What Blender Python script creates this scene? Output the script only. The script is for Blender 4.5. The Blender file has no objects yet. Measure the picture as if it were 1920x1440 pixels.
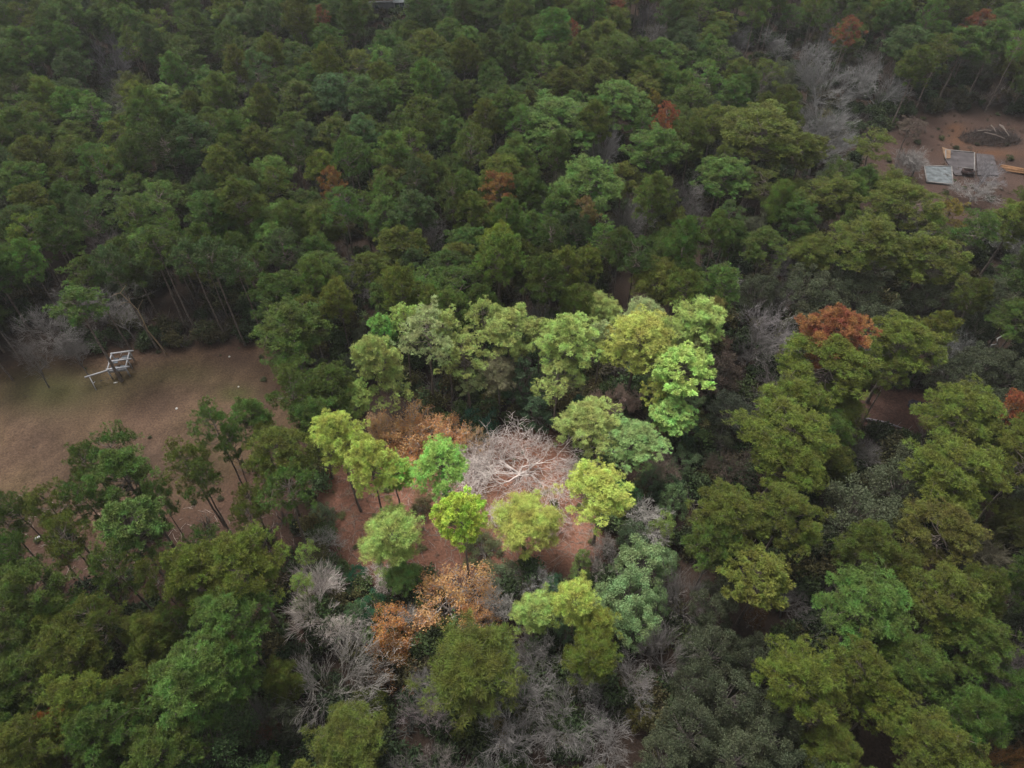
import bpy, math, random
import numpy as np
from mathutils import Vector, noise

# ------------------------------------------------------------------ camera, sky, sun, exposure
SC = bpy.context.scene
HAZE = 0.00011
H = 112.0; PITCH = 47.3; F = 1333.0
cd = bpy.data.cameras.new('camera'); cam = bpy.data.objects.new('camera', cd)
SC.collection.objects.link(cam); SC.camera = cam
cam.location = (0, 0, H); cam.rotation_euler = (math.radians(90 - PITCH), 0, 0)
cd.sensor_width = 36; cd.lens = 36 * F / 1920; cd.clip_end = 6000; cd.clip_start = 0.5

W = bpy.data.worlds.new('World'); SC.world = W; W.use_nodes = True
nt = W.node_tree; bg = nt.nodes['Background']
sky = nt.nodes.new('ShaderNodeTexSky'); sky.sky_type = 'NISHITA'; sky.sun_disc = False
SUN_EL, SUN_AZ = math.radians(66), math.radians(-40)
sky.sun_elevation = SUN_EL; sky.sun_rotation = SUN_AZ
sky.dust_density = 3.0; sky.air_density = 1.0
hs = nt.nodes.new('ShaderNodeHueSaturation'); hs.inputs['Saturation'].default_value = 0.05   # grey overcast
nt.links.new(sky.outputs[0], hs.inputs['Color']); nt.links.new(hs.outputs[0], bg.inputs[0])
bg.inputs[1].default_value = 0.085
sl = bpy.data.lights.new('sun', 'SUN'); sl.energy = 1.5; sl.angle = math.radians(24); sl.color = (1, .96, .9)
so = bpy.data.objects.new('sun', sl); SC.collection.objects.link(so)
sd = Vector((math.sin(SUN_AZ) * math.cos(SUN_EL), math.cos(SUN_AZ) * math.cos(SUN_EL), math.sin(SUN_EL)))
so.rotation_euler = sd.to_track_quat('Z', 'Y').to_euler()
SC.view_settings.view_transform = 'Standard'; SC.view_settings.look = 'None'
SC.view_settings.gamma = 1; SC.view_settings.exposure = 1.6; SC.view_settings.use_curve_mapping = False
SC.render.resolution_x = 1024; SC.render.resolution_y = 768
try:
    SC.cycles.max_bounces = 5; SC.cycles.diffuse_bounces = 3; SC.cycles.transmission_bounces = 3
except Exception: pass

# ------------------------------------------------------------------ pixel <-> place (photo is 1920 x 1440)
cp, sp_ = math.cos(math.radians(PITCH)), math.sin(math.radians(PITCH))
def at(px, py, z=0.0):
    dx, dy = (px - 960) / F, -(py - 720) / F
    d = (dx, cp + dy * sp_, -sp_ + dy * cp)
    t = (z - H) / d[2]
    return Vector((d[0] * t, d[1] * t, z))
def pix(x, y, z=0.0):
    zz = z - H
    dep = y * cp - zz * sp_
    up = y * sp_ + zz * cp
    if dep < 1: return (-9999, -9999, 1)
    return (960 + F * x / dep, 720 - F * up / dep, dep)

def inpoly(x, y, P):
    c = False; j = len(P) - 1
    for i in range(len(P)):
        xi, yi = P[i]; xj, yj = P[j]
        if (yi > y) != (yj > y) and x < (xj - xi) * (y - yi) / (yj - yi) + xi: c = not c
        j = i
    return c
def distpoly(x, y, P):
    best = 1e9; j = len(P) - 1
    for i in range(len(P)):
        ax, ay = P[j]; bx, by = P[i]; j = i
        vx, vy = bx - ax, by - ay
        t = max(0, min(1, ((x - ax) * vx + (y - ay) * vy) / (vx * vx + vy * vy + 1e-9)))
        best = min(best, math.hypot(x - ax - t * vx, y - ay - t * vy))
    return best

# ------------------------------------------------------------------ materials
def mat(name, build):
    m = bpy.data.materials.new(name); m.use_nodes = True
    t = m.node_tree; p = t.nodes['Principled BSDF']
    build(t, p); return m
def N(t, kind, **kw):
    n = t.nodes.new(kind)
    for k, v in kw.items(): setattr(n, k, v)
    return n
def simple(name, col, rough=.9, nscale=3.0, var=.35, spec=.2, col2=None, bump=0.0):
    def b(t, p):
        tc = N(t, 'ShaderNodeTexCoord'); nz = N(t, 'ShaderNodeTexNoise')
        nz.inputs['Scale'].default_value = nscale; nz.inputs['Detail'].default_value = 6
        t.links.new(tc.outputs['Object'], nz.inputs['Vector'])
        r = N(t, 'ShaderNodeValToRGB')
        c2 = col2 or tuple(c * (1 + var) for c in col)
        r.color_ramp.elements[0].position = .32; r.color_ramp.elements[1].position = .68
        r.color_ramp.elements[0].color = (*[c * (1 - var) for c in col], 1)
        r.color_ramp.elements[1].color = (*c2, 1)
        t.links.new(nz.outputs[0], r.inputs[0]); t.links.new(r.outputs[0], p.inputs['Base Color'])
        p.inputs['Roughness'].default_value = rough; p.inputs['Specular IOR Level'].default_value = spec
        if bump:
            bm = N(t, 'ShaderNodeBump'); bm.inputs['Strength'].default_value = bump; bm.inputs['Distance'].default_value = .05
            t.links.new(nz.outputs[0], bm.inputs['Height']); t.links.new(bm.outputs[0], p.inputs['Normal'])
    return mat(name, b)
def leafmat(name, nscale, lo, hi, hue=.03, trans=.25):
    """foliage: the tree's tint, mottled clump by clump and leaf by leaf"""
    def b(t, p):
        at_ = N(t, 'ShaderNodeAttribute', attribute_type='INSTANCER', attribute_name='tint')
        tc = N(t, 'ShaderNodeTexCoord'); nz = N(t, 'ShaderNodeTexNoise'); nz.inputs['Scale'].default_value = nscale
        nz.inputs['Detail'].default_value = 3
        t.links.new(tc.outputs['Object'], nz.inputs['Vector'])
        lf = N(t, 'ShaderNodeAttribute', attribute_type='GEOMETRY', attribute_name='leaf')
        ad = N(t, 'ShaderNodeMath', operation='MULTIPLY_ADD'); ad.inputs[1].default_value = .5
        t.links.new(lf.outputs['Fac'], ad.inputs[0]); t.links.new(nz.outputs[0], ad.inputs[2])
        mr = N(t, 'ShaderNodeMapRange'); mr.inputs['From Min'].default_value = .4; mr.inputs['From Max'].default_value = 1.1
        mr.inputs['To Min'].default_value = lo; mr.inputs['To Max'].default_value = hi
        t.links.new(ad.outputs[0], mr.inputs['Value'])
        mh = N(t, 'ShaderNodeMapRange'); mh.inputs['From Min'].default_value = .3; mh.inputs['From Max'].default_value = .7
        mh.inputs['To Min'].default_value = .5 - hue; mh.inputs['To Max'].default_value = .5 + hue
        t.links.new(nz.outputs[0], mh.inputs['Value'])
        h = N(t, 'ShaderNodeHueSaturation')
        t.links.new(mh.outputs[0], h.inputs['Hue']); t.links.new(mr.outputs[0], h.inputs['Value'])
        t.links.new(at_.outputs['Color'], h.inputs['Color'])
        t.links.new(h.outputs[0], p.inputs['Base Color'])
        p.inputs['Roughness'].default_value = .7; p.inputs['Specular IOR Level'].default_value = .25
        if trans:
            tr = N(t, 'ShaderNodeBsdfTranslucent'); mx = N(t, 'ShaderNodeMixShader'); mx.inputs[0].default_value = trans
            t.links.new(h.outputs[0], tr.inputs[0]); t.links.new(p.outputs[0], mx.inputs[1]); t.links.new(tr.outputs[0], mx.inputs[2])
            t.links.new(mx.outputs[0], t.nodes['Material Output'].inputs[0])
    return mat(name, b)
M_PINE = leafmat('pine_needles', .55, .48, 1.8, hue=.035, trans=.18)
M_LEAF = leafmat('broad_leaves', .5, .5, 1.65)
M_TWIG = leafmat('pale_bare_wood', .8, .6, 1.35, hue=.01, trans=0)
M_DRY = leafmat('dry_leaves', .7, .7, 1.3, hue=.02, trans=.4)
M_LIMB = simple('bleached_limbs', (.46, .41, .37), .9, 1.5, .25)
M_BARK = simple('pine_bark', (.13, .105, .09), .95, 2.5, .45, bump=.4)
M_GREYBARK = simple('grey_bark', (.15, .13, .115), .95, 2.5, .4, bump=.3)
M_WOODGREY = simple('weathered_white_timber', (.30, .30, .315), .8, 4, .18)
M_DECK = simple('faded_blue_grey_deck', (.13, .15, .175), .8, 5, .3)
M_STONE = simple('pale_stone', (.34, .33, .31), .9, 6, .2)
M_CONC = simple('pale_concrete', (.095, .105, .11), .9, .7, .4)
M_SLAB = simple('dark_stained_concrete', (.055, .048, .05), .85, .5, .35)
M_RIM = simple('concrete_edge', (.15, .14, .135), .9, 1, .2)
M_SAND = simple('sandy_soil', (.15, .095, .06), .95, .6, .3)
M_METAL = simple('dark_red_metal', (.05, .03, .028), .7, 2, .3)
M_DARK = simple('black_plastic', (.02, .018, .025), .5, 2, .3)
M_WHITE = simple('white_plastic', (.55, .53, .56), .5, 2, .1)
M_LOG = simple('fresh_cut_timber', (.17, .09, .045), .9, 2, .3)
M_ROOF = simple('brown_shingle_roof', (.075, .06, .045), .9, 1.5, .3)
M_WALL = simple('pale_siding', (.2, .21, .22), .8, 1, .1)
M_TRIM = simple('white_trim', (.34, .35, .36), .7, 1, .08)
M_GLASS = simple('dark_screen', (.012, .03, .045), .2, 1, .2, spec=.6)
M_WATER = simple('dark_wet_mud', (.018, .014, .022), .25, .4, .3, spec=.5)

# ------------------------------------------------------------------ mesh helpers
class MB:
    def __init__(s): s.v = []; s.f = []; s.n = 0; s.m = []; s.leaf = []
    def add(s, v, f, mi=0, leaf=None):
        v = np.asarray(v, float).reshape(-1, 3); f = np.asarray(f, int)
        s.v.append(v); s.f.append((f + s.n)); s.m.append(mi)
        s.leaf.append(np.full(len(v), .5) if leaf is None else leaf); s.n += len(v)
    def mesh(s, name, mats):
        me = bpy.data.meshes.new(name)
        V = np.concatenate(s.v); me.vertices.add(len(V)); me.vertices.foreach_set('co', V.ravel())
        tot = np.concatenate([np.full(len(f), f.shape[1]) for f in s.f]); idx = np.concatenate([f.ravel() for f in s.f])
        me.loops.add(len(idx)); me.loops.foreach_set('vertex_index', idx.astype(np.int32))
        st = np.concatenate([[0], np.cumsum(tot)[:-1]])
        me.polygons.add(len(tot)); me.polygons.foreach_set('loop_start', st.astype(np.int32))
        me.polygons.foreach_set('loop_total', tot.astype(np.int32))
        me.polygons.foreach_set('material_index', np.concatenate([np.full(len(f), m) for f, m in zip(s.f, s.m)]).astype(np.int32))
        a = me.attributes.new('leaf', 'FLOAT', 'POINT'); a.data.foreach_set('value', np.concatenate(s.leaf).astype(np.float32))
        for m in mats: me.materials.append(m)
        me.update(calc_edges=True); me.validate()
        return me
def tube(mb, pts, rad, k=5, mi=0, leaf=None):
    pts = np.asarray(pts, float); n = len(pts)
    d = np.gradient(pts, axis=0); d /= np.linalg.norm(d, axis=1)[:, None] + 1e-9
    ref = np.where(np.abs(d[:, 2:3]) > .9, [[1., 0, 0]], [[0., 0, 1]])
    u = np.cross(d, ref); u /= np.linalg.norm(u, axis=1)[:, None] + 1e-9; w = np.cross(d, u)
    a = np.arange(k) * 2 * math.pi / k
    ring = (np.cos(a)[None, :, None] * u[:, None] + np.sin(a)[None, :, None] * w[:, None]) * np.asarray(rad)[:, None, None]
    V = (pts[:, None] + ring).reshape(-1, 3)
    i, j = np.meshgrid(np.arange(n - 1), np.arange(k), indexing='ij'); j2 = (j + 1) % k
    Fc = np.stack([i * k + j, i * k + j2, (i + 1) * k + j2, (i + 1) * k + j], -1).reshape(-1, 4)
    lf = None if leaf is None else np.full(len(V), leaf)
    mb.add(V, Fc, mi, lf)
def box(mb, c, s, rz=0, mi=0, tilt=None):
    c = np.array(c, float); s = np.array(s, float) / 2
    V = np.array([[x, y, z] for x in (-1, 1) for y in (-1, 1) for z in (-1, 1)]) * s
    if rz: ca, sa = math.cos(rz), math.sin(rz); V = V @ np.array([[ca, sa, 0], [-sa, ca, 0], [0, 0, 1]])
    mb.add(V + c, [[0, 1, 3, 2], [4, 6, 7, 5], [0, 4, 5, 1], [2, 3, 7, 6], [0, 2, 6, 4], [1, 5, 7, 3]], mi)
def beam(mb, a, b, w=.12, h=None, mi=0):
    a = np.array(a, float); b = np.array(b, float); h = h or w
    d = b - a; d /= np.linalg.norm(d)
    ref = np.array([0, 0, 1.]) if abs(d[2]) < .9 else np.array([0, 1., 0])
    u = np.cross(d, ref); u /= np.linalg.norm(u); v = np.cross(u, d)
    V = [p + u * sx * w / 2 + v * sy * h / 2 for p in (a, b) for sx, sy in ((-1, -1), (1, -1), (1, 1), (-1, 1))]
    mb.add(V, [[0, 3, 2, 1], [4, 5, 6, 7], [0, 1, 5, 4], [1, 2, 6, 5], [2, 3, 7, 6], [3, 0, 4, 7]], mi)
def blades(mb, C, D, L, Wd, rng, mi=0, lf=None):
    """narrow two-triangle needles sprays: centres C, directions D"""
    n = len(C); r = rng.normal(size=(n, 3)); u = np.cross(D, r); u /= np.linalg.norm(u, axis=1)[:, None] + 1e-9
    L = L[:, None]; Wd = Wd[:, None]
    V = np.stack([C, C + D * L * .6 + u * Wd, C + D * L, C + D * L * .6 - u * Wd], 1).reshape(-1, 3)
    Fc = np.arange(4 * n).reshape(n, 4)
    mb.add(V, Fc, mi, np.repeat(rng.random(n) if lf is None else lf, 4))
def unit(rng, n, up=0.0):
    d = rng.normal(size=(n, 3)); d[:, 2] += up; return d / (np.linalg.norm(d, axis=1)[:, None] + 1e-9)

# ------------------------------------------------------------------ tree builders: return (trunk MB, crown MB)
def pine(seed, Ht=26., R=4.2, base=.52, n=46, lob=(2, 4), tuft=19, puff=.84, openness=0., tl=.42, flat=.7, tw=.085, dome=1.0, nq=13):
    rng = np.random.default_rng(seed); T = MB(); Cn = MB()
    k = 9; zz = np.linspace(0, Ht * .95, k); wob = np.cumsum(rng.normal(0, .10, (k, 2)), axis=0); wob[0] = 0
    tp = np.column_stack([wob, zz]); tr = np.interp(zz / Ht, [0, .03, .5, 1], [.31, .24, .16, .04])
    tube(T, tp, tr, 8)
    def tk(z): return np.array([np.interp(z, zz, wob[:, 0]), np.interp(z, zz, wob[:, 1]), z])
    ang = rng.random() * 6.28; lopa, lop = rng.random() * 6.28, rng.uniform(.05, .25)
    for i in range(n):
        t = ((i + rng.random()) / n); t = t ** .8
        ang += 2.4 + rng.normal(0, .45)
        prof = math.sin(math.pi * min(1, (t * .80 + .16)) ** dome) ** .62
        rr = R * prof * rng.uniform(.45, 1.06) * (1 + lop * math.cos(ang - lopa))
        if t > .93: rr *= .35
        zc = Ht * (base + (1 - base) * t) - .35 * rr * .35 + rng.normal(0, .35)
        c = tk(min(zc, Ht * .95)) + [rr * math.cos(ang), rr * math.sin(ang), 0]; c[2] = zc
        z0 = max(Ht * base * .9, zc - rr * rng.uniform(.15, .5) - .5); a0 = tk(min(z0, Ht * .93))
        mid = (a0 + c) / 2 + [0, 0, -.12 * rr] + rng.normal(0, .15, 3)
        tube(T, [a0, mid, c], [.085, .055, .02], 4)
        if rng.random() < openness: continue
        for l in range(rng.integers(*lob)):
            pr = puff * rng.uniform(.6, 1.05) * (1.0 if t > .3 else .8)
            off = rng.normal(0, .95, 3) * puff * [1, 1, .5] * (0 if l == 0 else 1)
            lc = c + off
            if l: tube(T, [c - [0, 0, .1], lc], [.03, .015], 3)
            m = max(5, int(tuft * rng.uniform(.7, 1.2))); d = unit(rng, m, .55)
            tc = lc + d * pr * rng.uniform(.65, 1.2, (m, 1)) * [1, 1, flat]
            q = nq; C2 = np.repeat(tc, q, 0); D2 = np.repeat(d, q, 0) * .55 + unit(rng, m * q, .15)
            D2 /= np.linalg.norm(D2, axis=1)[:, None]
            blades(Cn, C2, D2, rng.uniform(.55, 1.3, m * q) * tl, np.full(m * q, tw * .5), rng, lf=np.repeat(np.clip(rng.random(m) * .8 + rng.normal(.1, .12), 0, 1), q))
    return T, Cn
def broad(seed, Ht=15., R=5., n=58, leaves=150, ls=.34, flat=.75, droop=.0, low=.28):
    rng = np.random.default_rng(seed); T = MB(); Cn = MB()
    hub = np.array([rng.normal(0, .3), rng.normal(0, .3), Ht * .34])
    tube(T, [[0, 0, 0], hub * [.5, .5, .5], hub], [.42, .34, .27], 8)
    for i in range(n):
        t = (i + .5) / n; ph = i * 2.4 + rng.normal(0, .4)
        el = math.asin(min(1, t)) if rng.random() < .75 else rng.uniform(-.15, .9)
        k = rng.uniform(.68, 1.05)
        c = np.array([R * k * math.cos(el) * math.cos(ph), R * k * math.cos(el) * math.sin(ph), Ht * low + Ht * (.93 - low) * math.sin(el) * k + Ht * .08])
        mid = (hub + c) / 2 + rng.normal(0, .4, 3) + [0, 0, -.3]
        tube(T, [hub, mid, c], [.12, .07, .02], 4)
        pr = rng.uniform(.7, 1.25) * R / 5
        m = int(leaves * pr); d = unit(rng, m, .4)
        tc = c + d * pr * rng.uniform(.35, 1.0, (m, 1)) * [1.1, 1.1, flat]
        D = unit(rng, m, -droop) * .8 + d * .5; D /= np.linalg.norm(D, axis=1)[:, None]
        blades(Cn, tc, D, rng.uniform(.6, 1.2, m) * ls, np.full(m, ls * .3), rng)
    return T, Cn
def bare(seed, Ht=14., R=5.5, lv=5, leafy=0, split=.25, upright=.5, r0=.34, twig=.022, crook=.22, mainN=5, leaf_s=.2, fall=.7, spread=1.0):
    rng = np.random.default_rng(seed); T = MB(); Cn = MB(); ends = []
    L0 = Ht * split
    def grow(p, d, L, r, l):
        k = 4 if l < 3 else 3; pts = [p]; q = p.copy(); dd = d.copy()
        for s in range(k):
            dd = dd + rng.normal(0, crook, 3) + [0, 0, .06 * upright]; dd /= np.linalg.norm(dd); q = q + dd * L / k; pts.append(q.copy())
        r1 = max(r * .58, twig * .6)
        tube(T if l < 2 else Cn, pts, np.linspace(r, r1, len(pts)), 6 if l < 2 else 3, leaf=rng.random())
        if l >= lv: ends.append((q, dd)); return
        nb = int(rng.integers(2, 5)) if l > 0 else mainN
        for b in range(nb):
            s = rng.integers(1 if l else 2, k + 1) if b else k
            u = np.cross(dd, rng.normal(size=3)); u /= np.linalg.norm(u) + 1e-9
            sp = rng.uniform(.35, .85) * spread if l else rng.uniform(.5, 1.1)
            nd = dd * math.cos(sp) + u * math.sin(sp)
            if l == 0:
                a = b * 2.4 + rng.random(); el = rng.uniform(.25, 1.2) * (.6 + upright)
                nd = np.array([math.cos(a) * math.cos(el), math.sin(a) * math.cos(el), math.sin(el)])
            nd[2] = nd[2] * .9 + .1 * upright
            if nd[2] < -.15: nd[2] *= -.3
            nd /= np.linalg.norm(nd)
            grow(pts[s], nd, L * rng.uniform(.85, 1.12) * fall if l else R * .42 * rng.uniform(.8, 1.2), max(r1 * rng.uniform(.6, .85), twig), l + 1)
    grow(np.zeros(3), np.array([rng.normal(0, .08), rng.normal(0, .08), 1.]), L0, r0, 0)
    if leafy:
        for q, dd in ends:
            if rng.random() < .12: continue
            m = max(3, int(rng.poisson(leafy))); d = unit(rng, m, .2)
            tc = q + d * rng.uniform(.1, .8, (m, 1)) - dd * rng.uniform(0, .5, (m, 1))
            blades(Cn, tc, unit(rng, m), rng.uniform(.6, 1.2, m) * leaf_s, np.full(m, leaf_s * .32), rng, 1)
    return T, Cn
def snag(seed, Ht=17, r=.2, nb=7, L=1.6):
    rng = np.random.default_rng(seed); T = MB(); Cn = MB()
    pts = [np.array([rng.normal(0, .12) * i, rng.normal(0, .12) * i, Ht * i / 7]) for i in range(8)]
    tube(T, pts, np.linspace(r, r * .35, 8), 7)
    for b in range(nb):
        i = rng.integers(4, 8); a = rng.random() * 6.28; e = pts[i] + np.array([math.cos(a), math.sin(a), .35]) * L * rng.uniform(.5, 1.2)
        tube(Cn, [pts[i], (pts[i] + e) / 2 + [0, 0, .1], e], [.06, .04, .015], 4)
        tube(Cn, [(pts[i] + e) / 2 + [0, 0, .1], e + rng.normal(0, .5, 3)], [.03, .012], 3)
    return T, Cn

# kind -> list of (trunk mesh, crown mesh, R, H)
LIB = {}
def reg(key, fn, mats, R, Ht, seeds, **kw):
    L = LIB.setdefault(key, [])
    for s in seeds:
        T, C = fn(s, Ht=Ht, **({'R': R} if fn is not snag else {}), **kw)
        allv = np.concatenate(C.v); rr = np.percentile(np.hypot(allv[:, 0], allv[:, 1]), 88); zz = np.percentile(allv[:, 2], 99.7)
        if fn is bare:
            for M in (T, C): M.v = [v * [R / rr, R / rr, Ht / zz] for v in M.v]
        tm = T.mesh(key + '_trunk', [mats[0]]); cm = C.mesh(key + '_crown', list(mats[1:]))
        c2 = MB(); c2.v = T.v + C.v; c2.leaf = T.leaf + C.leaf
        L.append((tm, cm, R, Ht, T, C, mats))
P2 = (M_BARK, M_PINE)
reg('pine', pine, P2, 4.2, 26, (1, 2, 3, 4, 5, 6, 7, 8, 9), n=64, base=.64, tw=.05, nq=19)
reg('pine_open', pine, P2, 4.2, 25, (11, 12, 13, 14), n=36, base=.68, openness=.1, tuft=14, puff=.8, tw=.055, nq=18)
reg('pine_soft', pine, P2, 4.4, 24, (21, 22, 23, 24), n=70, base=.56, tuft=18, puff=.9, tl=.6, tw=.045, flat=.85, nq=17)
reg('pine_tuft', pine, P2, 4.0, 25, (31, 32, 33), n=112, base=.70, lob=(1, 3), tuft=10, puff=.6, tl=.42, flat=.9, tw=.085, nq=24)
reg('pine_tall', pine, P2, 3.6, 27, (41, 42, 43), n=34, base=.77, tuft=15, puff=.85, openness=.1)
reg('broad', broad, (M_GREYBARK, M_LEAF), 5, 14, (51, 52, 53, 54), leaves=270, ls=.27)
reg('broad_low', broad, (M_GREYBARK, M_LEAF), 4, 6.5, (61, 62, 63), n=44, leaves=200, ls=.25, low=.1)
reg('cedar', broad, (M_GREYBARK, M_LEAF), 3.0, 17, (66, 67), n=60, leaves=260, ls=.26, droop=.3, low=.12)
reg('bare', bare, (M_TWIG, M_TWIG), 5.5, 14, (71, 72, 73, 74, 75), lv=6, twig=.018, r0=.26, crook=.16, upright=.45, mainN=6, fall=.8)
reg('bare_spread', bare, (M_TWIG, M_TWIG), 11, 9, (81, 83), lv=6, split=.12, upright=.2, mainN=9, r0=.42, twig=.024, crook=.27, fall=.78)
reg('bare_fan', bare, (M_TWIG, M_TWIG), 7, 12, (85, 86, 87), lv=6, split=.10, upright=.3, mainN=10, r0=.34, twig=.022, crook=.10, fall=.82, spread=.65)
reg('rust_oak', bare, (M_LIMB, M_LIMB, M_DRY), 6, 9, (91, 92, 93), lv=5, split=.22, upright=.25, mainN=8, leafy=13, r0=.35, twig=.035, leaf_s=.30, fall=.75)
reg('snag', snag, (M_TWIG, M_TWIG), 1.6, 17, (95, 96))

# ------------------------------------------------------------------ object helpers
COL = SC.collection
def tag(o, label=None, cat=None, group=None, kind=None):
    if label: o['label'] = label
    if cat: o['category'] = cat
    if group: o['group'] = group
    if kind: o['kind'] = kind
    return o
def obj(name, mb, mats, parent=None):
    me = mb.mesh(name, mats if isinstance(mats, (list, tuple)) else [mats])
    o = bpy.data.objects.new(name, me); COL.objects.link(o)
    if parent: o.parent = parent
    return o
def empty(name, loc, rz=0):
    o = bpy.data.objects.new(name, None); COL.objects.link(o); o.location = loc; o.rotation_euler = (0, 0, rz)
    o.empty_display_size = .5; return o

def hz(x, y): return .5 * noise.noise(Vector((x * .02, y * .02, 3))) + .12 * noise.noise(Vector((x * .13, y * .13, 7)))

# ------------------------------------------------------------------ open ground seen from above (pixel outlines -> ground)
FIELD = [(-260, 690), (0, 690), (60, 668), (150, 655), (330, 650), (500, 640), (530, 660), (560, 740), (585, 800), (520, 860), (470, 880), (420, 960), (300, 985), (140, 1010), (0, 1030), (-260, 1010)]
VIS_FIELD = [(-40, 700), (60, 672), (150, 662), (330, 655), (500, 646), (500, 765), (440, 770), (380, 772), (350, 800), (300, 850), (285, 835), (200, 812), (130, 860), (115, 925), (60, 940), (-40, 945)]
CLEAR = [(610, 880), (700, 850), (860, 815), (1010, 800), (1090, 880), (1125, 960), (1130, 1040), (1010, 1080), (900, 1080), (760, 1090), (650, 1075), (610, 1000)]
LOT = [(1590, 330), (1640, 262), (1700, 222), (1790, 208), (1990, 225), (2010, 380), (1860, 420), (1780, 450), (1700, 420), (1600, 400)]
VIS_LOT = [(1700, 228), (1790, 218), (1930, 235), (1930, 335), (1870, 345), (1850, 372), (1790, 360), (1730, 350), (1700, 320), (1680, 270)]
STRIP = [(1600, 720), (1640, 722), (1770, 738), (1790, 760), (1760, 800), (1705, 825), (1620, 800), (1600, 760)]
VIS_STRIP = [(1622, 735), (1755, 750), (1752, 768), (1712, 800), (1622, 785)]
UNDER = [(-260, 930), (560, 760), (600, 900), (560, 1180), (330, 1180), (-260, 1160)]
BLACKHOUSE = [(696, -30), (762, -30), (762, 24), (696, 22)]
def G(P): return [tuple(at(*p)[:2]) for p in P]
gF, gC, gL, gS, gU = map(G, (FIELD, CLEAR, LOT, STRIP, UNDER))

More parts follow.
